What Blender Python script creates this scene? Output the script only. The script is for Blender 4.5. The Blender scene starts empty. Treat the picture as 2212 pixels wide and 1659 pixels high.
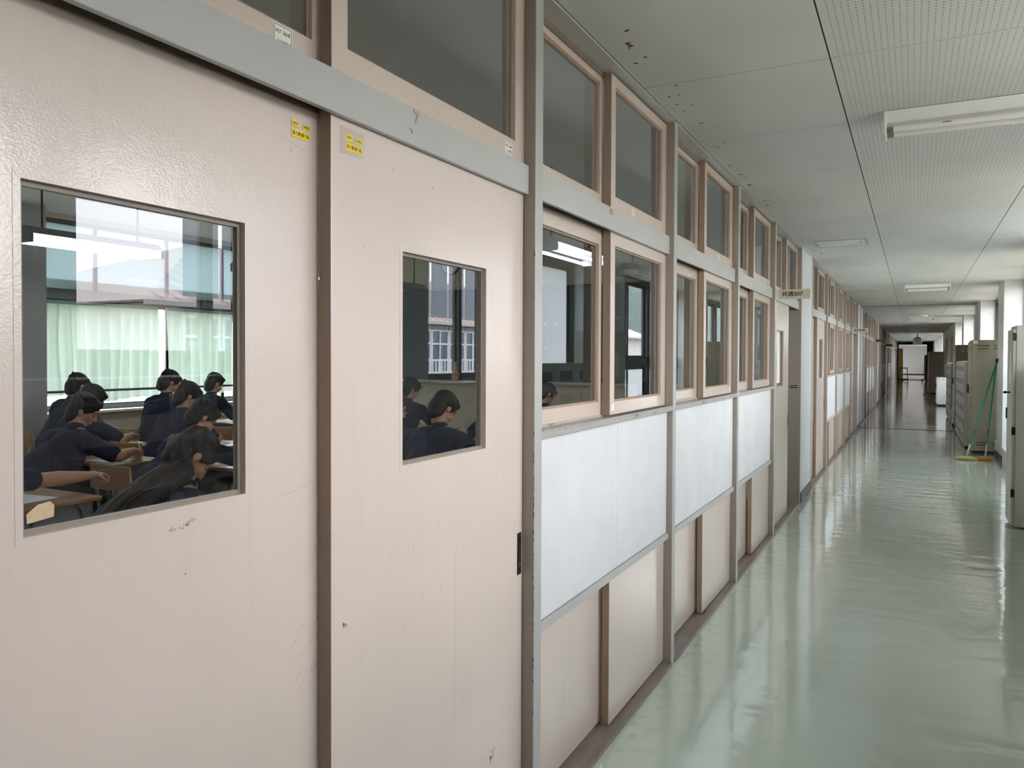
import bpy, bmesh, math, random
from mathutils import Vector, Matrix, noise

R = math.radians
scene = bpy.context.scene
COL = scene.collection
random.seed(7)

# ------------------------------------------------------------------ camera
cam_d = bpy.data.cameras.new('camera')
cam = bpy.data.objects.new('camera', cam_d)
COL.objects.link(cam)
YAW, PITCH, ROLL, FPX = R(27.45), R(1.02), 0.0037, 1670.0
f = Vector((-math.sin(YAW) * math.cos(PITCH), math.cos(YAW) * math.cos(PITCH), -math.sin(PITCH)))
r = Vector((math.cos(YAW), math.sin(YAW), 0))
u = r.cross(f)
cr, sr = math.cos(ROLL), math.sin(ROLL)
RX, UX = cr * r + sr * u, -sr * r + cr * u
m = Matrix((RX, UX, -f)).transposed().to_4x4()
m.translation = Vector((1.03, 0.0, 1.5))
cam.matrix_world = m
cam_d.sensor_width = 36.0
cam_d.lens = FPX / 2212.0 * 36.0
cam_d.shift_y = -28.4 / 2212.0
cam_d.clip_start = 0.02
cam_d.clip_end = 2000
scene.camera = cam

# ------------------------------------------------------------------ colour management, sky
scene.view_settings.view_transform = 'Standard'
scene.view_settings.look = 'None'
scene.view_settings.gamma = 1.0
scene.view_settings.use_curve_mapping = False
scene.view_settings.exposure = 1.48
scene.cycles.max_bounces = 14
scene.cycles.diffuse_bounces = 7
scene.cycles.glossy_bounces = 6
scene.cycles.transmission_bounces = 10
scene.cycles.transparent_max_bounces = 24
scene.cycles.sample_clamp_indirect = 8.0

world = bpy.data.worlds.new('overcast_sky')
scene.world = world
world.use_nodes = True
wn = world.node_tree
wn.nodes.clear()
w_out = wn.nodes.new('ShaderNodeOutputWorld')
w_bg = wn.nodes.new('ShaderNodeBackground')
w_tc = wn.nodes.new('ShaderNodeTexCoord')
w_sep = wn.nodes.new('ShaderNodeSeparateXYZ')
w_ramp = wn.nodes.new('ShaderNodeValToRGB')
w_ramp.color_ramp.elements[0].position = 0.0
w_ramp.color_ramp.elements[0].color = (1.0, 0.955, 0.94, 1)
w_ramp.color_ramp.elements[1].position = 0.7
w_ramp.color_ramp.elements[1].color = (0.95, 0.95, 0.98, 1)
wn.links.new(w_tc.outputs['Generated'], w_sep.inputs[0])
wn.links.new(w_sep.outputs['Z'], w_ramp.inputs[0])
wn.links.new(w_ramp.outputs[0], w_bg.inputs['Color'])
w_bg.inputs['Strength'].default_value = 4.6
wn.links.new(w_bg.outputs[0], w_out.inputs[0])


def portal(x, y0, y1, z0, z1, inward):
    """daylight opening: sampling guide for the sky at a real window"""
    l = bpy.data.lights.new('window_portal', 'AREA')
    l.shape = 'RECTANGLE'
    l.size = y1 - y0
    l.size_y = z1 - z0
    l.cycles.is_portal = True
    o = bpy.data.objects.new('window_portal', l)
    COL.objects.link(o)
    o.location = (x, (y0 + y1) / 2, (z0 + z1) / 2)
    zax = Vector((-inward, 0, 0))          # light shines along -Z
    xax = Vector((0, 1, 0))
    yax = zax.cross(xax)
    mm = Matrix((xax, yax, zax)).transposed().to_4x4()
    mm.translation = o.location
    o.matrix_world = mm


# corridor window bays (right hand side)
BAYS = [(0.45, 4.1), (5.0, 8.65), (9.55, 13.2), (14.1, 17.65),
        (19.25, 23.35), (24.2, 28.0), (39.3, 42.6), (43.5, 46.9), (47.8, 51.2), (52.1, 55.5)]
for b0, b1 in BAYS[:6]:
    portal(2.56, b0, b1, 0.21, 2.60, -1)
portal(2.56, 43.5, 55.5, 0.21, 2.60, -1)
portal(-7.09, -0.1, 8.8, 0.9, 2.95, 1)
portal(-7.09, 9.2, 46.0, 0.9, 2.95, 1)


# ------------------------------------------------------------------ helpers
def srgb(r_, g_, b_):
    def c(v):
        v /= 255.0
        return v / 12.92 if v <= 0.04045 else ((v + 0.055) / 1.055) ** 2.4
    return (c(r_), c(g_), c(b_), 1.0)


class NT:
    def __init__(s, mat_):
        s.t = mat_.node_tree
    def n(s, typ, **kw):
        nd = s.t.nodes.new(typ)
        for k, v in kw.items():
            if isinstance(k, str) and hasattr(nd, k):
                setattr(nd, k, v)
        return nd
    def l(s, a, b):
        s.t.links.new(a, b)
    def math(s, op, a, b=None, c=None):
        nd = s.n('ShaderNodeMath', operation=op)
        for i, v in enumerate((a, b, c)):
            if v is None:
                continue
            if isinstance(v, (int, float)):
                nd.inputs[i].default_value = v
            else:
                s.l(v, nd.inputs[i])
        return nd.outputs[0]
    def mix(s, fac, a, b, blend='MIX'):
        nd = s.n('ShaderNodeMix', data_type='RGBA', blend_type=blend)
        for i, v in ((0, fac), (6, a), (7, b)):
            if isinstance(v, (int, float)):
                nd.inputs[i].default_value = v
            elif isinstance(v, tuple):
                nd.inputs[i].default_value = v
            else:
                s.l(v, nd.inputs[i])
        return nd.outputs[2]
    def pos(s, scale=(1, 1, 1), loc=(0, 0, 0), obj=False):
        if obj:
            g = s.n('ShaderNodeTexCoord').outputs['Object']
        else:
            g = s.n('ShaderNodeNewGeometry').outputs['Position']
        mp = s.n('ShaderNodeMapping')
        mp.inputs['Scale'].default_value = scale
        mp.inputs['Location'].default_value = loc
        s.l(g, mp.inputs['Vector'])
        return mp.outputs[0]
    def noise(s, vec, scale, detail=2.0, rough=0.5):
        nd = s.n('ShaderNodeTexNoise')
        nd.inputs['Scale'].default_value = scale
        nd.inputs['Detail'].default_value = detail
        nd.inputs['Roughness'].default_value = rough
        s.l(vec, nd.inputs['Vector'])
        return nd.outputs['Fac']
    def ramp(s, fac, lo, hi, a=0.0, b=1.0):
        nd = s.n('ShaderNodeMapRange', clamp=True)
        nd.inputs[1].default_value = lo
        nd.inputs[2].default_value = hi
        nd.inputs[3].default_value = a
        nd.inputs[4].default_value = b
        s.l(fac, nd.inputs[0])
        return nd.outputs[0]


MATS = {}


def pmat(name, rgb, rough=0.5, spec=0.5, metal=0.0, var=None, dirt=None, bump=None, coat=0.0, obj=False, emit=None):
    """procedural paint / metal / cloth: var=(scale, amount), dirt=(scale, threshold, colour, stretch), bump=(scale, strength)"""
    if name in MATS:
        return MATS[name]
    mt = bpy.data.materials.new(name)
    mt.use_nodes = True
    k = NT(mt)
    b = mt.node_tree.nodes['Principled BSDF']
    col = rgb if len(rgb) == 4 else srgb(*rgb)
    b.inputs['Base Color'].default_value = col
    b.inputs['Roughness'].default_value = rough
    b.inputs['Specular IOR Level'].default_value = spec
    b.inputs['Metallic'].default_value = metal
    b.inputs['Coat Weight'].default_value = coat
    c = col
    if var:
        nz = k.noise(k.pos(obj=obj), var[0], 4.0, 0.6)
        d = tuple(x * (1 - var[1]) for x in col[:3]) + (1,)
        c = k.mix(k.ramp(nz, 0.3, 0.7), c, d)
    if dirt:
        nz = k.noise(k.pos(scale=dirt[3], obj=obj), dirt[0], 6.0, 0.65)
        c = k.mix(k.ramp(nz, dirt[1], dirt[1] + 0.04), c, srgb(*dirt[2]))
    if not isinstance(c, tuple):
        k.l(c, b.inputs['Base Color'])
    if bump:
        nz = k.noise(k.pos(obj=obj), bump[0], 2.0)
        bp = k.n('ShaderNodeBump')
        bp.inputs['Strength'].default_value = bump[1]
        bp.inputs['Distance'].default_value = 0.002
        k.l(nz, bp.inputs['Height'])
        k.l(bp.outputs[0], b.inputs['Normal'])
    if emit:
        b.inputs['Emission Color'].default_value = emit[0]
        b.inputs['Emission Strength'].default_value = emit[1]
    MATS[name] = mt
    return mt


def glass_mat(name, tint, ior, rough=0.0):
    mt = bpy.data.materials.new(name)
    mt.use_nodes = True
    k = NT(mt)
    mt.node_tree.nodes.clear()
    out = k.n('ShaderNodeOutputMaterial')
    tr = k.n('ShaderNodeBsdfTransparent')
    tr.inputs[0].default_value = tint
    gl = k.n('ShaderNodeBsdfGlossy')
    gl.inputs['Color'].default_value = (0.88, 0.91, 1.0, 1)
    gl.inputs['Roughness'].default_value = rough
    fr = k.n('ShaderNodeFresnel')
    fr.inputs['IOR'].default_value = ior
    geo = k.n('ShaderNodeNewGeometry')
    front = k.math('SUBTRACT', 1.0, geo.outputs['Backfacing'])
    fac = k.math('MULTIPLY', fr.outputs[0], front)
    ms = k.n('ShaderNodeMixShader')
    k.l(fac, ms.inputs[0])
    k.l(tr.outputs[0], ms.inputs[1])
    k.l(gl.outputs[0], ms.inputs[2])
    k.l(ms.outputs[0], out.inputs[0])
    return mt


def frosted_mat(name, col, clear):
    mt = bpy.data.materials.new(name)
    mt.use_nodes = True
    k = NT(mt)
    mt.node_tree.nodes.clear()
    out = k.n('ShaderNodeOutputMaterial')
    tl = k.n('ShaderNodeBsdfTranslucent')
    tl.inputs[0].default_value = col
    df = k.n('ShaderNodeBsdfDiffuse')
    df.inputs[0].default_value = col
    m1 = k.n('ShaderNodeMixShader')
    m1.inputs[0].default_value = 0.22
    k.l(tl.outputs[0], m1.inputs[1])
    k.l(df.outputs[0], m1.inputs[2])
    tp = k.n('ShaderNodeBsdfTransparent')
    m2 = k.n('ShaderNodeMixShader')
    m2.inputs[0].default_value = clear
    k.l(m1.outputs[0], m2.inputs[1])
    k.l(tp.outputs[0], m2.inputs[2])
    k.l(m2.outputs[0], out.inputs[0])
    return mt


class MB:
    """collects shapes in one bmesh, then links them as one mesh object"""
    def __init__(s):
        s.b = bmesh.new()
    def box(s, x0, x1, y0, y1, z0, z1):
        v = [s.b.verts.new(p) for p in ((x0, y0, z0), (x1, y0, z0), (x1, y1, z0), (x0, y1, z0),
                                        (x0, y0, z1), (x1, y0, z1), (x1, y1, z1), (x0, y1, z1))]
        for q in ((0, 3, 2, 1), (4, 5, 6, 7), (0, 1, 5, 4), (1, 2, 6, 5), (2, 3, 7, 6), (3, 0, 4, 7)):
            s.b.faces.new([v[i] for i in q])
        return s
    def panel_hole(s, x0, x1, y, z):
        """slab facing X with one rectangular hole; y, z are 4 increasing values each"""
        vs = {}
        for xi, x in enumerate((x0, x1)):
            for i in range(4):
                for j in range(4):
                    vs[xi, i, j] = s.b.verts.new((x, y[i], z[j]))
        for i in range(3):
            for j in range(3):
                if i == 1 and j == 1:
                    continue
                s.b.faces.new([vs[0, i, j], vs[0, i, j + 1], vs[0, i + 1, j + 1], vs[0, i + 1, j]])
                s.b.faces.new([vs[1, i, j], vs[1, i + 1, j], vs[1, i + 1, j + 1], vs[1, i, j + 1]])
        for i in range(3):
            for j in (0, 3):
                s.b.faces.new([vs[0, i, j], vs[0, i + 1, j], vs[1, i + 1, j], vs[1, i, j]])
                s.b.faces.new([vs[0, j, i], vs[0, j, i + 1], vs[1, j, i + 1], vs[1, j, i]])
        for j in (1, 2):
            s.b.faces.new([vs[0, 1, j], vs[0, 2, j], vs[1, 2, j], vs[1, 1, j]])
            s.b.faces.new([vs[0, j, 1], vs[0, j, 2], vs[1, j, 2], vs[1, j, 1]])
        return s
    def tube(s, p0, p1, r0, r1=None, n=12, cap=True):
        r1 = r0 if r1 is None else r1
        p0, p1 = Vector(p0), Vector(p1)
        d = (p1 - p0).normalized()
        a = d.orthogonal().normalized()
        c = d.cross(a)
        rings = []
        for p, rr in ((p0, r0), (p1, r1)):
            rings.append([s.b.verts.new(p + rr * (math.cos(2 * math.pi * i / n) * a + math.sin(2 * math.pi * i / n) * c)) for i in range(n)])
        for i in range(n):
            s.b.faces.new([rings[0][i], rings[0][(i + 1) % n], rings[1][(i + 1) % n], rings[1][i]])
        if cap:
            s.b.faces.new(rings[0][::-1])
            s.b.faces.new(rings[1])
        return s
    def path(s, pts, rad, n=10):
        """swept tube through points; rad: number or list"""
        pts = [Vector(p) for p in pts]
        rad = [rad] * len(pts) if isinstance(rad, (int, float)) else rad
        ref = None
        rings = []
        for i, p in enumerate(pts):
            d = (pts[min(i + 1, len(pts) - 1)] - pts[max(i - 1, 0)]).normalized()
            if ref is None:
                ref = d.orthogonal().normalized()
            a = (ref - d * ref.dot(d)).normalized()
            ref = a
            c = d.cross(a)
            rings.append([s.b.verts.new(p + rad[i] * (math.cos(2 * math.pi * j / n) * a + math.sin(2 * math.pi * j / n) * c)) for j in range(n)])
        for i in range(len(rings) - 1):
            for j in range(n):
                s.b.faces.new([rings[i][j], rings[i][(j + 1) % n], rings[i + 1][(j + 1) % n], rings[i + 1][j]])
        s.b.faces.new(rings[0][::-1])
        s.b.faces.new(rings[-1])
        return s
    def ball(s, c, rad, rot=None, seg=16):
        mt = Matrix.Translation(Vector(c))
        if rot is not None:
            mt = mt @ rot.to_4x4()
        rad = (rad, rad, rad) if isinstance(rad, (int, float)) else rad
        mt = mt @ Matrix.Diagonal((*rad, 1))
        bmesh.ops.create_uvsphere(s.b, u_segments=seg, v_segments=max(6, seg * 2 // 3), radius=1.0, matrix=mt)
        return s
    def cap(s, p0, p1, r0, r1=None, n=14):
        r1 = r0 if r1 is None else r1
        s.tube(p0, p1, r0, r1, n)
        s.ball(p0, r0, seg=n)
        s.ball(p1, r1, seg=n)
        return s
    def poly(s, pts, ext):
        """flat outline with thickness along ext"""
        e = Vector(ext)
        a = [s.b.verts.new(Vector(p)) for p in pts]
        c = [s.b.verts.new(Vector(p) + e) for p in pts]
        n = len(pts)
        s.b.faces.new(a[::-1])
        s.b.faces.new(c)
        for i in range(n):
            s.b.faces.new([a[i], a[(i + 1) % n], c[(i + 1) % n], c[i]])
        return s
    def build(s, name, mat_=None, parent=None, loc=None, smooth=False, bevel=0.0, fix=True):
        if fix:
            bmesh.ops.recalc_face_normals(s.b, faces=s.b.faces[:])
        me = bpy.data.meshes.new(name)
        s.b.to_mesh(me)
        s.b.free()
        o = bpy.data.objects.new(name, me)
        COL.objects.link(o)
        if mat_:
            me.materials.append(mat_)
        if smooth:
            me.polygons.foreach_set('use_smooth', [True] * len(me.polygons))
        if parent:
            o.parent = parent
        if loc is not None:
            o.location = loc
        if bevel:
            bv = o.modifiers.new('bevel', 'BEVEL')
            bv.width = bevel
            bv.segments = 2
            bv.limit_method = 'ANGLE'
        return o


def empty(name, loc=(0, 0, 0), rz=0.0):
    o = bpy.data.objects.new(name, None)
    o.empty_display_size = 0.1
    COL.objects.link(o)
    o.location = loc
    o.rotation_euler = (0, 0, rz)
    return o


def tag(o, label, cat, group=None, kind=None):
    o['label'] = label
    o['category'] = cat
    if group:
        o['group'] = group
    if kind:
        o['kind'] = kind
    return o


COUNT = {}


def sname(base):
    COUNT[base] = COUNT.get(base, 0) + 1
    return '%s_%d' % (base, COUNT[base])


def struct(o):
    o['kind'] = 'structure'
    return o


def text_mesh(name, body, size, mat_, parent, origin, xdir, ydir, depth=0.0004, align='CENTER', width=None, bold=0.0):
    """lettering: a text laid out in the plane of xdir, ydir and turned into a mesh"""
    c = bpy.data.curves.new('lettering', 'FONT')
    c.body = body
    c.size = size
    c.align_x = align
    c.align_y = 'CENTER'
    c.extrude = depth
    c.resolution_u = 3
    c.offset = bold
    t = bpy.data.objects.new('lettering', c)
    COL.objects.link(t)
    bpy.context.view_layer.update()
    dg = bpy.context.evaluated_depsgraph_get()
    me = bpy.data.meshes.new_from_object(t.evaluated_get(dg))
    w = t.dimensions[0]
    bpy.data.objects.remove(t)
    bpy.data.curves.remove(c)
    X, Y = Vector(xdir).normalized(), Vector(ydir).normalized()
    sx = width / w if width and w > 0 else 1.0
    mm = Matrix((X * sx, Y, X.cross(Y))).transposed().to_4x4()
    mm.translation = Vector(origin)
    me.transform(mm)
    me.materials.clear()
    me.materials.append(mat_)
    me.name = name
    o = bpy.data.objects.new(name, me)
    COL.objects.link(o)
    if parent:
        o.parent = parent
    return o
# ------------------------------------------------------------------ materials
def door_paint(name, rgb, gloss):
    mt = bpy.data.materials.new(name)
    mt.use_nodes = True
    k = NT(mt)
    b = mt.node_tree.nodes['Principled BSDF']
    base = srgb(*rgb)
    c = k.mix(k.ramp(k.noise(k.pos(), 2.2, 3), 0.35, 0.7), base, tuple(x * 0.94 for x in base[:3]) + (1,))
    # vertical grime streaks
    st = k.noise(k.pos(scale=(16, 16, 0.7)), 1.6, 4, 0.6)
    c = k.mix(k.ramp(st, 0.60, 0.76, 0, 0.16), c, srgb(178, 160, 145))
    # small knocks and chips
    ch = k.noise(k.pos(scale=(1, 1, 0.8)), 42, 3, 0.7)
    c = k.mix(k.ramp(ch, 0.735, 0.75, 0, 0.6), c, srgb(120, 98, 84))
    # long fine scratches
    sc = k.noise(k.pos(scale=(1, 2.2, 34), loc=(3, 1, 0)), 2.3, 6, 0.7)
    c = k.mix(k.ramp(sc, 0.715, 0.73, 0, 0.35), c, srgb(135, 118, 105))
    k.l(c, b.inputs['Base Color'])
    b.inputs['Roughness'].default_value = gloss
    b.inputs['Specular IOR Level'].default_value = 0.5
    bp = k.n('ShaderNodeBump')
    b.inputs['Coat Weight'].default_value = 0.5
    b.inputs['Coat Roughness'].default_value = 0.04
    bp.inputs['Strength'].default_value = 0.2
    bp.inputs['Distance'].default_value = 0.0013
    nz = k.noise(k.pos(scale=(1, 1, 1.5)), 185, 2)
    n2 = k.noise(k.pos(), 22, 1)
    k.l(k.math('ADD', nz, k.math('MULTIPLY', n2, 1.2)), bp.inputs['Height'])
    k.l(bp.outputs[0], b.inputs['Normal'])
    k.l(bp.outputs[0], b.inputs['Coat Normal'])
    return mt


M_DOOR = door_paint('cream_gloss_door_paint', (217, 204, 196), 0.27)
M_SASH = door_paint('cream_sash_paint', (208, 193, 182), 0.28)
M_EDGE = pmat('brown_worn_door_edge', (162, 140, 120), 0.45, var=(5, .1), dirt=(40, .72, (112, 92, 78), (1, 1, .5)))
M_STOP = pmat('grey_brown_window_stop', (138, 128, 118), .45)
M_POST = pmat('grey_post_paint', (176, 177, 175), 0.34, var=(4, .08), dirt=(26, .70, (104, 92, 84), (1.6, 1.6, 1)), bump=(60, .1))
M_POSTSIDE = pmat('shade_tinted_post_side', (160, 150, 140), 0.45, var=(4, .08), dirt=(26, .72, (96, 80, 72), (1.6, 1.6, 1)))  # post paint darkened and browned: side shade and door bounce put into the colour
M_LINTEL = pmat('grey_lintel_paint', (184, 185, 184), 0.35, var=(3, .07), dirt=(22, .73, (116, 104, 92), (1, 1, 1.5)), bump=(60, .1))
M_SILL = pmat('worn_sill_paint', (170, 168, 164), 0.42, var=(8, .12), dirt=(17, .60, (112, 104, 98), (1, .5, 2)))
M_FSILL = pmat('worn_brown_floor_sill', (138, 126, 120), 0.4, var=(7, .25), dirt=(14, .64, (88, 76, 70), (1, .5, 1)))
M_BOARD = pmat('white_board_laminate', (222, 226, 231), 0.38, var=(4.5, .10), dirt=(14, .70, (190, 194, 197), (1, 1, .5)))
M_WHITE = pmat('white_wall_paint', (228, 230, 231), 0.6, var=(1.5, .05), bump=(90, .1))
M_TRACK = pmat('dark_track_timber', (120, 108, 94), 0.55)
M_PILLAR = pmat('pale_grey_pillar_paint', (208, 211, 213), 0.5, var=(1.5, .05), bump=(90, .1))
M_BASE = pmat('dark_vinyl_baseboard', (74, 70, 70), 0.4)
M_ALU = pmat('dark_bronze_window_frame', (70, 68, 70), 0.4, metal=0.3)
M_STEEL = pmat('brushed_steel', (176, 176, 172), 0.28, metal=1.0)
M_DKSTEEL = pmat('dark_steel_plate', (62, 58, 54), 0.32, metal=0.8)
M_BLACK = pmat('black_ink', (22, 22, 24), 0.6)
M_GLASS = glass_mat('corridor_pane_glass', (0.93, 0.95, 0.94, 1), 1.72)
M_GLASS_OUT = glass_mat('outer_window_glass', (0.97, 0.98, 0.98, 1), 1.45)
M_FROST = frosted_mat('frosted_glass', srgb(234, 240, 240), 0.12)
M_FROST_UP = frosted_mat('frosted_upper_pane', srgb(147, 159, 164), 0.02)


def floor_mat(name, rgb, dark):
    mt = bpy.data.materials.new(name)
    mt.use_nodes = True
    k = NT(mt)
    b = mt.node_tree.nodes['Principled BSDF']
    base = srgb(*rgb)
    c = k.mix(k.ramp(k.noise(k.pos(scale=(1, .6, 1)), 1.4, 4), .3, .72), base, tuple(x * .86 for x in base[:3]) + (1,))
    # grime that collects along the sill of the partition
    sep = k.n('ShaderNodeSeparateXYZ')
    k.l(k.n('ShaderNodeNewGeometry').outputs['Position'], sep.inputs[0])
    near = k.ramp(sep.outputs['X'], 0.0, 0.22, 1, 0)
    gr = k.noise(k.pos(scale=(1, .7, 1)), 16, 6, .7)
    c = k.mix(k.math('MULTIPLY', k.ramp(gr, .5, .66, 0, .32), near), c, srgb(104, 108, 98))
    # heel marks
    hm = k.noise(k.pos(scale=(9, 2.4, 1), loc=(1.7, .3, 0)), 1.9, 5, .7)
    c = k.mix(k.ramp(hm, .755, .77, 0, .45), c, srgb(88, 92, 88))
    hm2 = k.noise(k.pos(scale=(2.4, 11, 1), loc=(.7, 2.3, 0)), 1.6, 5, .7)
    c = k.mix(k.ramp(hm2, .765, .78, 0, .25), c, srgb(108, 112, 106))
    # thin welded seams of the sheet vinyl
    k.l(c, b.inputs['Base Color'])
    b.inputs['Specular IOR Level'].default_value = 0.5
    rg = k.ramp(k.noise(k.pos(), 3.0, 3), .3, .7, dark, dark + .06)
    k.l(rg, b.inputs['Roughness'])
    b.inputs['Coat Weight'].default_value = 0.8
    b.inputs['Coat Roughness'].default_value = 0.025
    bp = k.n('ShaderNodeBump')
    bp.inputs['Strength'].default_value = 0.35
    bp.inputs['Distance'].default_value = 0.012
    n1 = k.noise(k.pos(scale=(1.2, 2.6, 1)), 2.4, 2, .5)
    n2 = k.noise(k.pos(scale=(1, 2, 1)), 11, 1)
    k.l(k.math('ADD', n1, k.math('MULTIPLY', n2, .12)), bp.inputs['Height'])
    k.l(bp.outputs[0], b.inputs['Normal'])
    k.l(bp.outputs[0], b.inputs['Coat Normal'])
    return mt


def ceiling_mat():
    mt = bpy.data.materials.new('ceiling_board')
    mt.use_nodes = True
    k = NT(mt)
    b = mt.node_tree.nodes['Principled BSDF']
    base = srgb(206, 208, 207)
    c = k.mix(k.ramp(k.noise(k.pos(), 1.1, 3), .3, .7), base, srgb(196, 198, 197))
    sep = k.n('ShaderNodeSeparateXYZ')
    k.l(k.n('ShaderNodeNewGeometry').outputs['Position'], sep.inputs[0])
    X, Y = sep.outputs['X'], sep.outputs['Y']
    # perforated centre boards
    P = 0.021
    fx = k.math('SUBTRACT', k.math('FRACT', k.math('DIVIDE', X, P)), .5)
    fy = k.math('SUBTRACT', k.math('FRACT', k.math('DIVIDE', Y, P)), .5)
    d2 = k.math('ADD', k.math('MULTIPLY', fx, fx), k.math('MULTIPLY', fy, fy))
    hole = k.math('LESS_THAN', d2, 0.0155)
    inx = k.math('MULTIPLY', k.math('GREATER_THAN', X, .757), k.math('LESS_THAN', X, 1.648))
    fj = k.math('FRACT', k.math('DIVIDE', k.math('SUBTRACT', Y, 3.18 - 9.2), .92))
    inj = k.math('MULTIPLY', k.math('GREATER_THAN', fj, .018), k.math('LESS_THAN', fj, .982))
    hole = k.math('MULTIPLY', hole, k.math('MULTIPLY', inx, inj))
    c = k.mix(hole, c, srgb(84, 84, 80))
    # butt joints across, deeper joints along
    j1 = k.math('ADD', k.math('LESS_THAN', fj, .0018), k.math('GREATER_THAN', fj, .9982))
    c = k.mix(k.math('MULTIPLY', j1, .75), c, srgb(70, 70, 66))
    for xx in (.735, 1.66):
        j2 = k.math('LESS_THAN', k.math('ABSOLUTE', k.math('SUBTRACT', X, xx)), .0027)
        c = k.mix(j2, c, srgb(46, 44, 42))
    # flaked paint beside the partition, brown board showing
    edge = k.math('MULTIPLY', k.ramp(X, .03, .05, 0, 1), k.ramp(X, .10, .17, 1, 0))
    fl = k.noise(k.pos(scale=(1.3, 1, 1), loc=(.4, 0, 0)), 15, 3, .55)
    fk = k.math('MULTIPLY', k.ramp(fl, .66, .672), edge)
    c = k.mix(k.math('GREATER_THAN', fk, .45), c, srgb(104, 78, 60))
    k.l(c, b.inputs['Base Color'])
    b.inputs['Roughness'].default_value = .75
    b.inputs['Specular IOR Level'].default_value = .2
    return mt


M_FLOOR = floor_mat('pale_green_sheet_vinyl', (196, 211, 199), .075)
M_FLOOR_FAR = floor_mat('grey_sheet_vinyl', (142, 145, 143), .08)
M_CEIL = ceiling_mat()

# ------------------------------------------------------------------ corridor shell
CZ = 2.64
YB, YE = -9.0, 60.5
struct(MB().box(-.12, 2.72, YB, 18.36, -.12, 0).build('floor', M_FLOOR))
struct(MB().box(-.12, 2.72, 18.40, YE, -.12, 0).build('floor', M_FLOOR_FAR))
struct(MB().box(-.12, 2.72, 18.36, 18.40, -.12, .004).build(sname('trim'), M_DKSTEEL))
struct(MB().box(.004, 2.72, YB, 18.62, CZ, CZ + .12).build('ceiling', M_CEIL))
struct(MB().box(.004, 2.72, 18.68, YE, CZ, CZ + .12).build('ceiling', M_CEIL))
struct(MB().box(.004, 2.72, 18.61, 18.69, CZ - .004, CZ + .12).build(sname('trim'), M_BLACK))
struct(MB().box(-.2, 2.8, YB - .1, YB, 0, CZ).build('wall_back', M_WHITE))

# window side: columns, low spandrel with sill, frames and panes
COLS = [(YB, .45), (4.1, 5.0), (8.65, 9.55), (13.2, 14.1), (17.65, 18.50),  # first span: unseen windowless wall behind the camera, closed to darken that end
        (18.66, 19.25), (23.35, 24.2), (28.0, 29.3), (42.6, 43.5), (46.9, 47.8), (51.2, 52.1), (55.5, 60.5)]
for a, b_ in COLS:
    o = struct(MB().box(2.18, 2.72, a, b_, 0, CZ).build('wall_column', M_PILLAR))
    bo = MB().box(2.166, 2.181, a - .012, b_ + .012, 0, .085)
    bo.box(2.166, 2.30, a - .013, a + .001, 0, .085)
    struct(bo.build('baseboard_right', M_BASE))
struct(MB().box(2.21, 2.72, 18.50, 18.66, 0, CZ).build('wall_column', M_TRACK))
for a, b_ in BAYS:
    struct(MB().box(2.18, 2.72, a, b_, 0, .20).build('wall_spandrel', M_PILLAR))
    struct(MB().box(2.176, 2.47, a, b_, .20, .222).build(sname('trim'), M_WHITE, bevel=.003))
    mid = (a + b_) / 2
    w = MB()
    t0, t1 = (1.20, 1.31) if a == 5.0 else (1.375, 1.485)
    w.box(2.43, 2.50, a, b_, .222, .27).box(2.43, 2.50, a, b_, t0, t1).box(2.43, 2.50, a, b_, 2.575, CZ)
    w.box(2.43, 2.52, mid - .075, mid + .075, .27, 2.575)
    w.box(2.43, 2.50, a, a + .045, .27, 2.575).box(2.43, 2.50, b_ - .045, b_, .27, 2.575)
    win = struct(w.build(sname('window'), M_ALU))
    for s0, s1 in ((a + .045, mid - .075), (mid + .075, b_ - .045)):
        q = (s0 + s1) / 2
        for p0, p1, xx in ((s0, q + .035, 2.445), (q - .035, s1, 2.475)):
            for z0, z1, gm in ((.27, t0, M_FROST), (t1, 2.575, M_GLASS_OUT)):
                if a == 5.0 and s0 > mid:
                    gm = M_FROST
                fr = MB().box(xx, xx + .025, p0, p0 + .05, z0, z1).box(xx, xx + .025, p1 - .05, p1, z0, z1)
                fr.box(xx, xx + .025, p0 + .05, p1 - .05, z0, z0 + .045).box(xx, xx + .025, p0 + .05, p1 - .05, z1 - .045, z1)
                fo = fr.build('window_sash', M_ALU, win)
                MB().box(xx + .010, xx + .015, p0 + .05, p1 - .05, z0 + .045, z1 - .045).build('pane', gm, fo)
# solid stretch with two warm-lit recesses
for a, b_ in ((29.3, 29.4), (31.5, 34.0), (36.35, 39.3)):
    struct(MB().box(2.18, 2.72, a, b_, 0, CZ).build('wall_right', M_PILLAR))
M_TAN = frosted_mat('warm_tan_blind', srgb(158, 112, 76), 0.0)
for a, b_ in ((29.4, 31.5), (34.0, 36.35)):
    struct(MB().box(2.18, 2.72, a, b_, 0, 1.30).box(2.18, 2.72, a, b_, 2.29, CZ).build('wall_right', M_PILLAR))
    wo = struct(MB().box(2.32, 2.36, a, a + .05, 1.3, 2.29).box(2.32, 2.36, b_ - .05, b_, 1.3, 2.29)
                .box(2.32, 2.36, a, b_, 1.3, 1.34).build(sname('window'), M_WHITE))
    MB().box(2.33, 2.35, a + .05, b_ - .05, 1.34, 2.29).build('blind', M_TAN, wo)

# ------------------------------------------------------------------ partition between corridor and classrooms
PW = .055
DOOR_WIN = (1.242, 1.748)


def post(y, z0=0.0):
    o = struct(MB().box(-.12, 0, y, y + PW, z0, CZ).build(sname('trim'), M_POST, bevel=.0025))
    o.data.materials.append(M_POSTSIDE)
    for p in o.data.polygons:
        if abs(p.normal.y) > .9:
            p.material_index = 1


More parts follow.
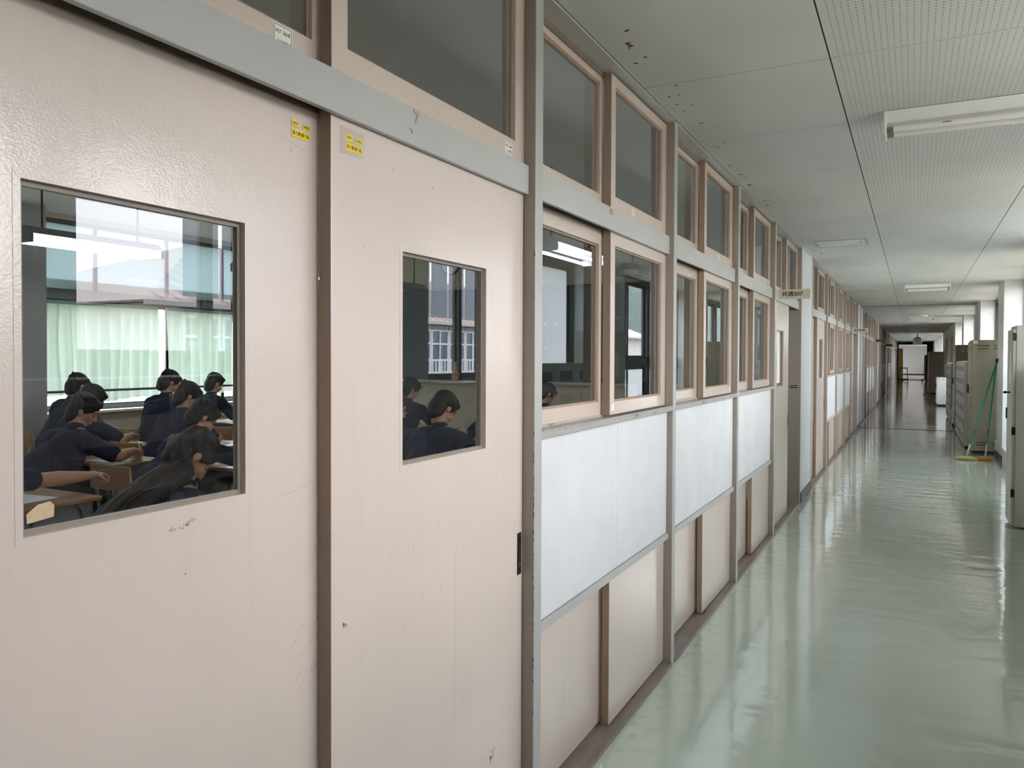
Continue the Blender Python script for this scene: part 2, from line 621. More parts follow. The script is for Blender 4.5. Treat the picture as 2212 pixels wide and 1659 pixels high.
def lintel(a, b_):
    o = MB()
    o.box(-.037, -.022, a, b_, 1.998, 2.086)
    struct(o.build(sname('trim'), M_LINTEL, bevel=.002))
    o = MB().box(-.12, -.036, a, b_, 2.045, 2.086).box(-.0785, -.0738, a, b_, 2.005, 2.045).box(-.12, -.115, a, b_, 2.0, 2.045)
    struct(o.build(sname('trim'), M_TRACK))


def head(a, b_):
    o = MB().box(-.12, -.001, a, b_, 2.633, CZ + .03)
    struct(o.build(sname('trim'), M_LINTEL))
    struct(MB().box(-.0785, -.0745, a, b_, 2.61, 2.633).build(sname('trim'), M_TRACK))


def floor_sill(a, b_):
    o = MB().box(-.12, .004, a, b_, 0, .014).box(-.004, .004, a, b_, .014, .019)
    o.box(-.060, -.055, a, b_, .014, .021).box(-.1, -.094, a, b_, .014, .021)
    struct(o.build(sname('trim'), M_FSILL))


def sash(xf, y0, y1, z0, z1, rails, gm=None):
    """glazed sliding sash: rails = (left stile, right stile, bottom rail, top rail)"""
    l_, r_, bt, tp = rails
    o = MB().panel_hole(xf - .033, xf, (y0, y0 + l_, y1 - r_, y1), (z0, z0 + bt, z1 - tp, z1))
    w = o.build(sname('window'), M_SASH, bevel=.0016)
    w.data.materials.append(M_EDGE)
    for p in w.data.polygons:
        if abs(p.normal.y) > .9 and (abs(p.center.y - y0) < .001 or abs(p.center.y - y1) < .001):
            p.material_index = 1
    struct(w)
    MB().box(xf - .022, xf - .018, y0 + l_ - .004, y1 - r_ + .004, z0 + bt - .004, z1 - tp + .004).build('pane', gm or M_GLASS, w)
    bead = MB()
    gy0, gy1, gz0, gz1 = y0 + l_, y1 - r_, z0 + bt, z1 - tp
    for a_, b_, c_, d_ in ((gy0, gy0 + .007, gz0, gz1), (gy1 - .007, gy1, gz0, gz1), (gy0 + .007, gy1 - .007, gz0, gz0 + .007), (gy0 + .007, gy1 - .007, gz1 - .007, gz1)):
        bead.box(xf - .018, xf - .010, a_, b_, c_, d_)
    bead.build('glazing_bead', M_EDGE, w)
    return w


def sliding_door(xf, y0, y1, wy, handle=None, plain=False):
    wz = DOOR_WIN
    o = MB().panel_hole(xf - .033, xf, (y0, wy[0], wy[1], y1), (.022, wz[0], wz[1], 2.02))
    d = o.build(sname('door'), M_DOOR, bevel=.002)
    d.data.materials.append(M_EDGE)
    for p in d.data.polygons:
        if abs(p.normal.y) > .9 and (abs(p.center.y - y0) < .001 or abs(p.center.y - y1) < .001):
            p.material_index = 1
    struct(d)
    MB().box(xf - .022, xf - .018, wy[0] - .004, wy[1] + .004, wz[0] - .004, wz[1] + .004).build('pane', M_GLASS, d)
    # flush moulding round the opening and inner stop
    t = MB()
    e = .011
    t.box(xf, xf + .0006, wy[0] - e, wy[0], wz[0] - e, wz[1] + e).box(xf, xf + .0006, wy[1], wy[1] + e, wz[0] - e, wz[1] + e)
    t.box(xf, xf + .0006, wy[0], wy[1], wz[0] - e, wz[0]).box(xf, xf + .0006, wy[0], wy[1], wz[1], wz[1] + e)
    t.build('window_moulding', M_DOOR, d)
    s = MB()
    for a_, b_, c_, d_ in ((wy[0], wy[0] + .008, wz[0], wz[1]), (wy[1] - .008, wy[1], wz[0], wz[1]),
                           (wy[0] + .008, wy[1] - .008, wz[0], wz[0] + .008), (wy[0] + .008, wy[1] - .008, wz[1] - .008, wz[1])):
        s.box(xf - .018, xf - .011, a_, b_, c_, d_)
    s.build('window_stop', M_STOP, d)
    if handle:
        h = MB().box(xf, xf + .0016, handle - .013, handle + .013, .832, .961)
        hp = h.build('recessed_pull', M_DKSTEEL, d, bevel=.0008)
        g = MB()
        for i in range(8):          # flat black patch: shade of the hollow scoop put in as colour
            t0, t1 = i / 8, (i + 1) / 8
            z0_, z1_ = .858 + .077 * t0, .858 + .077 * t1
            x0_ = xf + .0017
            w0, w1 = .009 * math.sin(math.pi * (t0 * .9 + .05)), .009 * math.sin(math.pi * (t1 * .9 + .05))
            g.poly([(x0_, handle - w0, z0_), (x0_, handle + w0, z0_), (x0_, handle + w1, z1_), (x0_, handle - w1, z1_)], (.0008, 0, 0))
        g.build('pull_cup_shade', M_BLACK, hp)
        g = MB().poly([(xf + .0026, handle - .009, .853), (xf + .0026, handle + .010, .860), (xf + .0026, handle + .002, .866), (xf + .0026, handle - .008, .878)], (.0008, 0, 0))
        g.build('pull_lip', M_STEEL, hp)
        for zz in (.842, .951):
            MB().tube((xf + .0015, handle, zz), (xf + .003, handle, zz), .003).build('screw', M_STEEL, hp)
    return d


BOARDS = []


def window_bay(a, b_):
    """glazed bay: transom pair, window pair, notice board, low sliding panels"""
    head(a, b_); lintel(a, b_); floor_sill(a, b_)
    mid = (a + b_) / 2
    sash(-.08, a - .004, mid - .015, 2.09, 2.622, (.055, .030, .057, .035))
    sash(-.04, mid - .026, b_ - .003, 2.09, 2.622, (.052, .062, .055, .040))
    sash(-.08, a - .004, mid - .015, 1.27, 2.005, (.055, .032, .052, .058))
    sash(-.04, mid - .026, b_ - .003, 1.27, 2.005, (.052, .066, .052, .056))
    o = MB().box(-.12, 0, a, b_, 1.243, 1.262).box(-.006, 0, a, b_, 1.262, 1.268).box(-.0785, -.0745, a, b_, 1.262, 1.272)
    struct(o.build(sname('trim'), M_SILL, bevel=.002))
    struct(MB().box(-.115, -.048, a, b_, .645, 1.243).build('wall_left', M_EDGE))
    struct(MB().box(-.12, -.018, a, b_, .62, .648).build(sname('trim'), M_LINTEL, bevel=.0015))
    nb = empty('notice_board', (-.045, mid, .65))
    s = a + (b_ - a) * .525
    for p0, p1 in ((a + .002, s - .0012), (s + .0012, b_ - .004)):
        MB().box(0, .017, p0 - mid, p1 - mid, .001, .591).build('board_panel', M_BOARD, nb, bevel=.001)
    MB().box(0, .020, a + .002 - mid, b_ - .004 - mid, .588, .5945).build('top_edging', M_WHITE, nb)
    BOARDS.append(nb)
    for xf, p0, p1 in ((-.085, a - .004, mid + .014), (-.04, mid - .02, b_ - .003)):
        d = MB().box(xf - .03, xf, p0, p1, .024, .622).build(sname('door'), M_DOOR, bevel=.0018)
        d.data.materials.append(M_EDGE)
        for p in d.data.polygons:
            if abs(p.normal.y) > .9:
                p.material_index = 1
        struct(d)


def door_bay(a, b_, style):
    head(a, b_); lintel(a, b_); floor_sill(a, b_)
    m_ = a + .858
    sash(-.08, a - .004, m_ + .006, 2.09, 2.622, (.05, .022, .064, .035))
    sash(-.04, m_ - .004, b_ - .0, 2.09, 2.622, (.052, .058, .060, .040))
    if style == 'rear':
        sliding_door(-.08, a, a + .862, (a + .250, a + .658))
        sliding_door(-.04, a + .852, b_ - .002, (a + 1.104, a + 1.504), handle=a + 1.716)
    else:
        sliding_door(-.08, a + .02, a + .882, (a + .270, a + .678))
        sliding_door(-.04, a + .175, a + 1.04, (a + .33, a + .735), handle=a + 1.015)


def wall_pillar(a, b_):
    struct(MB().box(-.6, -.004, a, b_, 0, CZ + .03).build('wall_left', M_PILLAR))
    struct(MB().box(-.004, .010, a, b_, 0, .1).build('baseboard_left', M_BASE))


ROOMS = [.395, 9.445, 19.25, 28.30, 37.35]
for s0 in ROOMS:
    ps = [s0 - PW, s0 + 1.739, s0 + 3.277, s0 + 4.817, s0 + 6.34, s0 + 8.038]
    for p in ps:
        post(p)
    door_bay(s0, ps[1], 'rear')
    for i in (1, 2, 3):
        window_bay(ps[i] + PW, ps[i + 1])
    door_bay(ps[4] + PW, ps[5], 'front')
wall_pillar(YB, .34)
wall_pillar(8.488, 9.388)
wall_pillar(17.54, 18.34)
wall_pillar(18.44, 19.193)
wall_pillar(27.345, 28.243)
wall_pillar(36.395, 37.293)
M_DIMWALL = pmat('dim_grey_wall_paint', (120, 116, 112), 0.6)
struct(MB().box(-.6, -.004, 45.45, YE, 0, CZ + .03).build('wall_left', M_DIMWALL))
struct(MB().box(-.35, 0, 18.34, 18.44, 0, CZ).build(sname('trim'), M_DKSTEEL))

# far end of the corridor: dark frame, then a bright lobby
M_DARK = pmat('dark_end_frame', (34, 30, 29), 0.5)
struct(MB().box(-.3, .09, YE, YE + .15, 0, CZ).box(1.83, 2.8, YE, YE + .15, 0, CZ).box(.09, 1.83, YE, YE + .15, 2.47, CZ)
       .box(.09, 1.83, YE - .02, YE + .17, 0, .02).build('wall_end', M_DARK))
M_TANFLOOR = pmat('tan_lobby_floor', (142, 134, 128), .3)
struct(MB().box(-3.2, 4.0, YE + .15, 80, -.12, 0).build('floor', M_TANFLOOR))
struct(MB().box(-3.2, 4.0, YE + .15, 80, CZ, CZ + .1).build('ceiling', M_WHITE))
struct(MB().box(-3.2, 4.0, 79, 79.2, 0, CZ).build('wall_lobby', M_PILLAR))
struct(MB().box(-3.2, 4.0, 78.97, 79, 0, .12).build('baseboard_lobby', pmat('maroon_skirting', (70, 34, 34), .5)))
struct(MB().box(-3.3, -3.2, YE + .15, 79, 0, CZ).build('wall_lobby', M_WHITE))
struct(MB().box(3.0, 3.2, 61, 66, 0, CZ).box(3.0, 3.2, 66, 79, 0, .9).box(3.0, 3.2, 77, 79, .9, CZ).box(3.0, 3.2, 71, 71.3, .9, CZ).build('wall_lobby', M_WHITE))
portal(3.1, 66, 77, .9, 2.6, -1)
# ------------------------------------------------------------------ classrooms behind the partition
M_CWALL = pmat('beige_classroom_wall', (196, 186, 168), 0.7, var=(1.5, .06))
M_CCOL = pmat('grey_classroom_column', (168, 168, 168), .7)
M_CFLOOR = pmat('brown_classroom_boards', (120, 92, 68), 0.4, var=(5, .2))
M_CCEIL = pmat('white_classroom_ceiling', (214, 214, 210), 0.8)
M_CFRAME = pmat('grey_window_frame', (92, 94, 98), 0.45)
XW = -7.0
struct(MB().box(XW - .3, -.12, -.2, 60.4, -.12, 0).build('floor', M_CFLOOR))
struct(MB().box(XW - .3, -.12, -.2, 60.4, 3.0, 3.1).build('ceiling', M_CCEIL))
struct(MB().box(-.12, -.004, YB, 60.4, CZ + .03, 3.02).build('wall_left', M_CWALL))
struct(MB().box(XW - .3, -.6, -.35, -.2, 0, 3.0).build('wall_rear', M_CWALL))
for yy in (8.9, 17.95, 27.8, 36.85, 46.0):
    struct(MB().box(XW - .05, -.62, yy, yy + .12, 0, 3.0).build('wall_front', M_CWALL))
    struct(MB().box(-.62, -.12, yy, yy + .12, 0, 3.0).build('wall_front', M_CWALL))
# outer wall: spandrel, head, columns
struct(MB().box(XW - .25, XW, -.2, 46.2, 0, .9).build('wall_outer', M_CWALL))
struct(MB().box(XW - .25, XW, -.2, 46.2, 2.95, 3.0).build('wall_outer', M_CWALL))
for y0, y1 in ((-.2, .3), (4.28, 4.79), (8.75, 9.2), (13.4, 13.9), (18.0, 18.5), (22.9, 23.4), (27.6, 28.1), (32.2, 32.7), (36.7, 37.2), (41.2, 410.0), (45.8, 46.2)):
    struct(MB().box(XW - .25, XW + .22, y0, y1, 0, 3.0).build('wall_column', M_CCOL))


def class_window(y0, y1, divs):
    w = MB()
    x0, x1 = XW - .14, XW - .04
    w.box(x0, x1, y0, y1, .9, .945).box(x0, x1, y0, y1, 2.08, 2.195).box(x0, x1, y0, y1, 2.925, 2.96)
    w.box(x0, x1, y0, y0 + .02, .945, 2.925).box(x0, x1, y1 - .02, y1, .945, 2.925)
    wo = struct(w.build(sname('window'), M_CFRAME))
    edges = [y0 + .02] + divs + [y1 - .02]
    for i in range(len(edges) - 1):
        a, b_ = edges[i], edges[i + 1]
        wd = .09 if i % 2 else .045
        for z0, z1, gm in ((.945, 2.08, M_GLASS_OUT), (2.195, 2.925, M_FROST_UP)):
            fr = MB().box(XW - .10, XW - .07, a - .02, a + .022, z0, z1).box(XW - .10, XW - .07, b_ - .022, b_ + .02, z0, z1)
            fr.box(XW - .10, XW - .07, a, b_, z0, z0 + .02).box(XW - .10, XW - .07, a, b_, z1 - .02, z1)
            fo = fr.build('window_sash', M_CFRAME, wo)
            MB().box(XW - .088, XW - .083, a + .02, b_ - .02, z0 + .01, z1 - .01).build('pane', gm, fo)


class_window(.3, 4.28, [1.2, 2.2, 3.2])
class_window(4.79, 8.75, [5.52, 6.45, 7.30, 8.05])
for y0, y1 in ((9.2, 13.4), (13.9, 18.0), (18.5, 22.9), (23.4, 27.6), (28.1, 32.2), (32.7, 36.7), (37.2, 41.2), (41.7, 45.8)):
    class_window(y0, y1, [y0 + (y1 - y0) * .25, (y0 + y1) / 2, y0 + (y1 - y0) * .75])
# sill board and guard rail of the first classroom
struct(MB().box(XW, XW + .14, .3, 8.75, .875, .9).build(sname('trim'), M_WHITE))
M_RAIL = pmat('dark_guard_rail', (66, 66, 70), .4)
o = MB().tube((XW + .17, 4.79, 1.12), (XW + .17, 8.75, 1.12), .014)
for yy in (5.75, 6.7, 7.7):
    o.box(XW + .0, XW + .17, yy - .008, yy + .008, 1.114, 1.126)
struct(o.build(sname('trim'), M_RAIL))

# curtains
def curtain_mat():
    mt = bpy.data.materials.new('mint_curtain_cloth')
    mt.use_nodes = True
    k = NT(mt)
    mt.node_tree.nodes.clear()
    out = k.n('ShaderNodeOutputMaterial')
    tl = k.n('ShaderNodeBsdfTranslucent')
    tl.inputs[0].default_value = srgb(156, 171, 164)
    df = k.n('ShaderNodeBsdfDiffuse')
    df.inputs[0].default_value = srgb(156, 171, 164)
    ms = k.n('ShaderNodeMixShader')
    ms.inputs[0].default_value = .6
    k.l(tl.outputs[0], ms.inputs[1])
    k.l(df.outputs[0], ms.inputs[2])
    k.l(ms.outputs[0], out.inputs[0])
    return mt


M_CURT = curtain_mat()
M_TIE = pmat('curtain_heading_tape', (150, 186, 166), .8)


def curtain(y0, y1, zb0, zb1, label, folds=.135):
    e = empty('curtain', (XW + .10, (y0 + y1) / 2, 2.07))
    tag(e, label, 'curtain', 'mint curtains along the classroom windows')
    bm = MB()
    n = int((y1 - y0) / .016)
    rows = 12
    g = []
    for j in range(rows + 1):
        t = j / rows
        row = []
        for i in range(n + 1):
            q = i / n
            y = y0 + (y1 - y0) * q
            zb = zb0 + (zb1 - zb0) * q + .03 * math.sin(q * 9)
            z = 2.065 + (zb - 2.065) * t
            pinch = .35 + .65 * min(1, t * 4)
            w = math.sin(2 * math.pi * (y - y0) / folds + .9 * math.sin(7 * q + 2 * t))
            x = .030 * pinch * w + .014 * t * math.sin(2 * math.pi * q * 3.3 + 4 * t)
            dy = .012 * t * math.sin(q * 31 + 3 * t)
            row.append(bm.b.verts.new((x, y - (y0 + y1) / 2 + dy, z - 2.07)))
        g.append(row)
    for j in range(rows):
        for i in range(n):
            bm.b.faces.new([g[j][i], g[j][i + 1], g[j + 1][i + 1], g[j + 1][i]])
    o = bm.build('cloth', M_CURT, e, smooth=True, fix=False)
    h = MB()
    h.box(-.010, .010, -(y1 - y0) / 2, (y1 - y0) / 2, -.030, .006)
    h.build('heading_tape', M_TIE, e)
    return e


curtain(4.80, 6.18, 1.06, .99, 'mint curtain left of the bright slit, behind the seated students')
curtain(6.30, 7.33, .97, 1.02, 'mint curtain right of the bright slit, seen through the nearest door pane')
curtain(7.40, 8.70, .98, .98, 'mint curtain nearest the blackboard end of the windows')
curtain(.4, 4.2, .98, .98, 'mint curtain behind the grey pillar at the rear windows')
rl = MB().tube((XW + .10, .3, 2.085), (XW + .10, 8.72, 2.085), .010)
tag(rl.build('curtain_rail', M_RAIL), 'long dark curtain rail under the upper classroom windows', 'curtain rail')

# blackboard wall
M_BB = pmat('dark_green_blackboard', (44, 66, 60), .55, var=(1.6, .25), dirt=(6, .66, (62, 84, 78), (1, 1, .5)))
M_CHALK = pmat('white_chalk', (190, 196, 190), .9)
M_BWOOD = pmat('pale_board_frame', (186, 180, 164), .5)
bb = empty('blackboard', (-3.4, 8.90, 1.19))
tag(bb, 'wide dark green blackboard on the front wall of the classroom', 'blackboard')
MB().box(-2.1, 2.0, -.03, -.004, 0, 1.21).build('board', M_BB, bb)
MB().box(-2.14, 2.04, -.04, -.003, 1.21, 1.25).box(-2.14, -2.1, -.04, -.003, 0, 1.21).box(2.0, 2.04, -.04, -.003, 0, 1.21).build('board_frame', M_BWOOD, bb)
MB().box(-2.14, 2.04, -.13, -.003, -.03, -.002).build('chalk_ledge', M_BWOOD, bb)
rnd = random.Random(5)
for cx, cz, n in ((.25, .72, 9), (.2, .42, 6), (1.35, .78, 6), (1.3, .48, 4), (1.45, .60, 2), (1.42, .30, 6)):
    for i in range(n):
        x_ = cx + (i - n / 2) * .055 + rnd.uniform(-.01, .01)
        p = [(x_ + rnd.uniform(-.018, .018), -.032, cz + rnd.uniform(-.026, .026)) for _ in range(3)]
        MB().path(p, .0024, 5).build('chalk_stroke', M_CHALK, bb)
M_ERASER = pmat('brown_eraser_felt', (150, 108, 72), .9)
for i, (xx, lb) in enumerate(((-2.42, 'brown board eraser on the chalk ledge, left of two'), (-2.24, 'brown board eraser on the chalk ledge, right of two'))):
    e = empty('board_eraser', (xx, 8.83, 1.192))
    tag(e, lb, 'eraser', 'board erasers on the chalk ledge')
    MB().box(-.075, .075, -.03, .03, 0, .03).build('felt', M_BLACK, e)
    MB().box(-.075, .075, -.03, .03, .0301, .062).build('back', M_ERASER, e, bevel=.006)
vs = MB()
pr = [(.001, .036), (.02, .05), (.08, .055), (.13, .035), (.17, .022), (.22, .024), (.24, .032)]
for i in range(len(pr) - 1):
    vs.tube((0, 0, pr[i][0]), (0, 0, pr[i + 1][0]), pr[i][1], pr[i + 1][1], 18, cap=(i in (0, len(pr) - 2)))
tag(vs.build('flower_vase', pmat('tan_ceramic', (196, 150, 118), .4), loc=(-4.40, 8.81, 1.1895), smooth=True), 'slim tan vase standing at the end of the chalk ledge', 'vase')
ec = empty('wall_clock', (-4.52, 8.90, 2.74))
tag(ec, 'round white wall clock above the blackboard, faint in the door pane', 'clock')
MB().tube((0, -.04, 0), (0, -.003, 0), .14, n=40).build('rim', M_RAIL, ec)
MB().tube((0, -.043, 0), (0, -.0401, 0), .125, n=40).build('face', M_WHITE, ec)
MB().box(-.004, .004, -.046, -.044, 0, .075).build('hour_hand', M_BLACK, ec)
MB().box(-.09, 0, -.049, -.047, -.003, .003).build('minute_hand', M_BLACK, ec)

# hanging fluorescent lamps, switched on
M_LAMPW = pmat('white_lamp_enamel', (128, 130, 134), .5)
M_TUBE_ON = pmat('lit_fluorescent_tube', (255, 255, 255), .4, emit=((.96, .98, 1, 1), 10.0))
LL = {(-4.75, 3.36): 'lit lamp hanging in front of the upper windows, seen whole', (-4.75, 5.42): 'lit lamp hanging just beyond, half cut off by the door frame',
      (-1.52, 5.42): 'lit lamp seen through the first sash after the sliding doors', (-4.75, 7.4): 'unlit lamp nearest the blackboard on the window row',
      (-1.52, 7.4): 'unlit lamp nearest the blackboard on the corridor row', (-1.52, 3.36): 'lit lamp above the desks just behind the sliding doors',
      (-1.52, 1.3): 'lit lamp of the corridor row at the rear of the classroom', (-4.75, 1.3): 'lit lamp of the window row at the rear of the classroom'}
for (lx, ly), lb in LL.items():
    e = empty('hanging_lamp', (lx, ly + .555, 2.35))
    tag(e, 'white fluorescent ' + lb, 'lamp', 'hanging classroom lamps')
    b = MB()
    b.poly([(-.13, -.56, .035), (.13, -.56, .035), (.05, -.56, .095), (-.05, -.56, .095)], (0, 1.12, 0))
    b.build('reflector', M_LAMPW, e)
    for sx in (-.09, .09):
        MB().tube((sx, -.53, -.012), (sx, .53, -.012), .012).build('tube', M_TUBE_ON if ly < 7 else M_LAMPW, e)
    for sy in (-.56, .535):
        MB().box(-.12, .12, sy, sy + .025, -.028, .034).build('socket', M_LAMPW, e)
    for sy in (-.4, .4):
        MB().tube((0, sy, .095), (0, sy, .65), .008, n=8).build('rod', M_RAIL, e)

# ------------------------------------------------------------------ outside
M_GROUND = pmat('school_yard_ground', (150, 142, 126), .9, var=(.05, .2))
struct(MB().box(-400, 700, -300, 1200, -9.2, -9).build('ground', M_GROUND))


def hill(x0, dx, y0, y1, hfun, mat_):
    b = MB()
    n, mrow = 90, 10
    g = []
    for j in range(mrow + 1):
        row = []
        for i in range(n + 1):
            q = i / n
            y = y0 + (y1 - y0) * q
            t = j / mrow
            h = hfun(y) * math.sin(t * math.pi * .5)
            nz = noise.noise(Vector((y * .03, t * 4, x0))) * 6 + noise.noise(Vector((y * .13, t * 14, x0))) * 2.4
            row.append(b.b.verts.new((x0 + dx * t + nz * .6, y, -9 + (h + 9) * min(1, t * 1.6 + .0) + nz * t)))
        g.append(row)
    for j in range(mrow):
        for i in range(n):
            b.b.faces.new([g[j][i], g[j][i + 1], g[j + 1][i + 1], g[j + 1][i]])
    return struct(b.build('hill', mat_, smooth=True, fix=True))


M_HILL = pmat('wooded_hill', (104, 122, 116), .95, var=(.25, .35))  # wooded green lightened, distance haze mixed into the colour
M_HILL2 = pmat('near_leafy_slope', (168, 184, 140), .95, var=(.9, .3))
hill(190, 70, -120, 1100, lambda y: 14 + 20 * max(0, min(1, (y - 60) / 500)) + 5 * math.sin(y * .013) + (44 if y > 610 else 44 * max(0, (y - 470) / 140)), M_HILL)
hill(-60, -60, -160, 260, lambda y: 1.5 + 2.2 * math.sin(y * .05), M_HILL2)

M_ROOF = pmat('pink_brown_metal_roof', (224, 204, 194), .5, var=(.6, .08))
M_BWALL = pmat('pale_building_wall', (206, 204, 200), .8)
M_BGLASS = pmat('dark_building_glass', (96, 108, 122), .15)
M_BFRAME = pmat('white_building_frame', (238, 240, 242), .5)
bd = empty('school_building', (18, 14.6, -9))
tag(bd, 'opposite school wing with ribbed pink roof, mirrored in the door panes', 'building')


def bpt(x, y, z):
    return (x - 18, y - 14.6, z + 9)


b = MB()
b.box(0.5, 12, .6, 46, 0, 12.05)
b.build('wall', M_BWALL, bd)
b = MB()
v = [b.b.verts.new(bpt(*p)) for p in ((18, 14.6, 3.1), (30, 14.6, 3.1), (30, 62, 3.1), (18, 62, 3.1), (24, 21.3, 5.9), (24, 56, 5.9))]
for q in ((0, 1, 4), (1, 2, 5, 4), (2, 3, 5), (3, 0, 4, 5), (3, 2, 1, 0)):
    b.b.faces.new([v[i] for i in q])
ro = b.build('roof', M_ROOF, bd)
for i in range(70):
    y = 15.2 + i * .6
    t = min(1.0, (y - 14.6) / 6.7)
    MB().path([bpt(18, y, 3.14), bpt(18 + 6 * t, y, 3.14 + 2.8 * t)], .013, 5).build('roof_rib', pmat('roof_rib_brown', (186, 158, 148), .5), ro)  # ribs in a darker pink-brown than the roof
b = MB().box(-.05, .1, 0, 46.4, 11.97, 12.1)
b.build('eave_gutter', pmat('grey_gutter', (190, 186, 182), .5), bd)
for i in range(24):
    y = 16.2 + i * 1.5
    f_ = MB().panel_hole(.40, .46, (y - 14.6, y - 14.6 + .07, y - 14.6 + 1.36, y - 14.6 + 1.43), (9.75, 9.82, 11.68, 11.75))
    f_.box(.40, .46, y - 14.6 + .07, y - 14.6 + 1.36, 11.06, 11.14).box(.40, .46, y - 14.6 + .68, y - 14.6 + .75, 9.82, 11.06).box(.40, .46, y - 14.6 + .68, y - 14.6 + .75, 11.14, 11.68)
    w_ = f_.build('window', M_BFRAME, bd)
    MB().box(.47, .49, y - 14.6 + .05, y - 14.6 + 1.38, 9.8, 110.0).build('pane', M_BGLASS, w_)
b = MB().box(-.9, -.86, .6, 46, 10.32, 10.40).box(-.9, -.86, .6, 46, 9.55, 9.62)
for i in range(190):
    b.box(-.89, -.87, .7 + i * .24, .76 + i * .24, 9.62, 10.32)
b.build('balcony_railing', M_BFRAME, bd)
MB().box(-.95, .5, .6, 46, 9.0, 9.5).build('balcony_slab', M_BWALL, bd)
bf = empty('distant_building', (150, 430, -9))
tag(bf, 'low white building under the wooded hill, mirrored in the second sash pane', 'building')
MB().box(0, 12, 0, 60, 0, 15).build('wall', M_BFRAME, bf)
for k_ in range(3):
    MB().box(-.2, 0, 2, 58, 3 + k_ * 4.4, 5.2 + k_ * 4.4).build('window_band', M_BGLASS, bf)
# ------------------------------------------------------------------ students at their desks
M_SKIN = pmat('skin', (172, 128, 104), .5, var=(20, .06))
M_HAIR = pmat('black_hair', (15, 13, 14), .6, spec=.3)
M_HAIRB = pmat('dark_brown_hair', (28, 20, 18), .55, spec=.3)
M_STRAND = pmat('brown_hair_strand', (58, 40, 32), .45)
M_NAVY = pmat('navy_shirt_cloth', (14, 22, 50), .9, var=(14, .2))
M_TROUS = pmat('charcoal_trousers', (28, 30, 38), .9)
M_EYE = pmat('dark_eye', (18, 14, 12), .2)
M_DESKWOOD = pmat('varnished_desk_wood', (150, 108, 72), .32, var=(6, .18))
M_DESKMET = pmat('grey_desk_tube', (128, 130, 132), .35, metal=.6)
M_PAPER = pmat('white_paper', (232, 232, 228), .7)
M_PENCIL = pmat('yellow_pencil', (196, 150, 80), .5)
M_WPEN = pmat('white_pen_barrel', (226, 226, 226), .35)


def remesh(mb, voxel, name, mat_, parent, smooth=4):
    """fuses overlapping closed shapes into one continuous skin"""
    o = mb.build(name, mat_, parent, fix=True)
    md = o.modifiers.new('fuse', 'REMESH')
    md.mode = 'VOXEL'
    md.voxel_size = voxel
    sm = o.modifiers.new('relax', 'SMOOTH')
    sm.factor = .5
    sm.iterations = smooth
    bpy.context.view_layer.update()
    dg = bpy.context.evaluated_depsgraph_get()
    me = bpy.data.meshes.new_from_object(o.evaluated_get(dg))
    o.modifiers.clear()
    old = o.data
    o.data = me
    bpy.data.meshes.remove(old)
    me.name = name
    if not me.materials:
        me.materials.append(mat_)
    me.polygons.foreach_set('use_smooth', [True] * len(me.polygons))
    return o


def hand(mb, w, fdir, ndir, side, curl):
    """palm, four fingers of unequal length with three bends, thumb leaving the side of the palm"""
    fd = Vector(fdir).normalized()
    nd = Vector(ndir)
    nd = (nd - fd * nd.dot(fd)).normalized()          # towards the desk
    sd = fd.cross(nd).normalized() * side             # thumb side
    w = Vector(w)
    rot = Matrix((sd, fd, nd)).transposed()
    mb.ball(w + fd * .045, (.040, .052, .016), rot)
    mb.cap(w - fd * .01, w + fd * .03, .024, .026)
    for i, (off, ln, rr) in enumerate(((.030, .074, .0088), (.010, .082, .009), (-.010, .076, .0086), (-.029, .060, .0078))):
        p = w + fd * .085 + sd * off
        ang = curl * (.55 + .12 * i)
        for sgm, k in ((.45, 0), (.32, 1), (.23, 2)):
            d = fd * math.cos(ang) + nd * math.sin(ang) + sd * off * .8
            q = p + d.normalized() * ln * sgm
            mb.cap(p, q, rr, rr * .93, 8)
            p = q
            rr *= .93
            ang += curl * (.75 + .1 * i)
    p = w + fd * .025 + sd * .034
    ang = .5
    for ln, rr in ((.036, .0115), (.028, .010)):
        d = fd * math.cos(ang * .8) + sd * (.75 - ang * .5) + nd * (.35 + .4 * curl)
        q = p + d.normalized() * ln
        mb.cap(p, q, rr, rr * .9, 8)
        p = q
        ang += .6
    return w + fd * .105 + nd * .028 + sd * .02


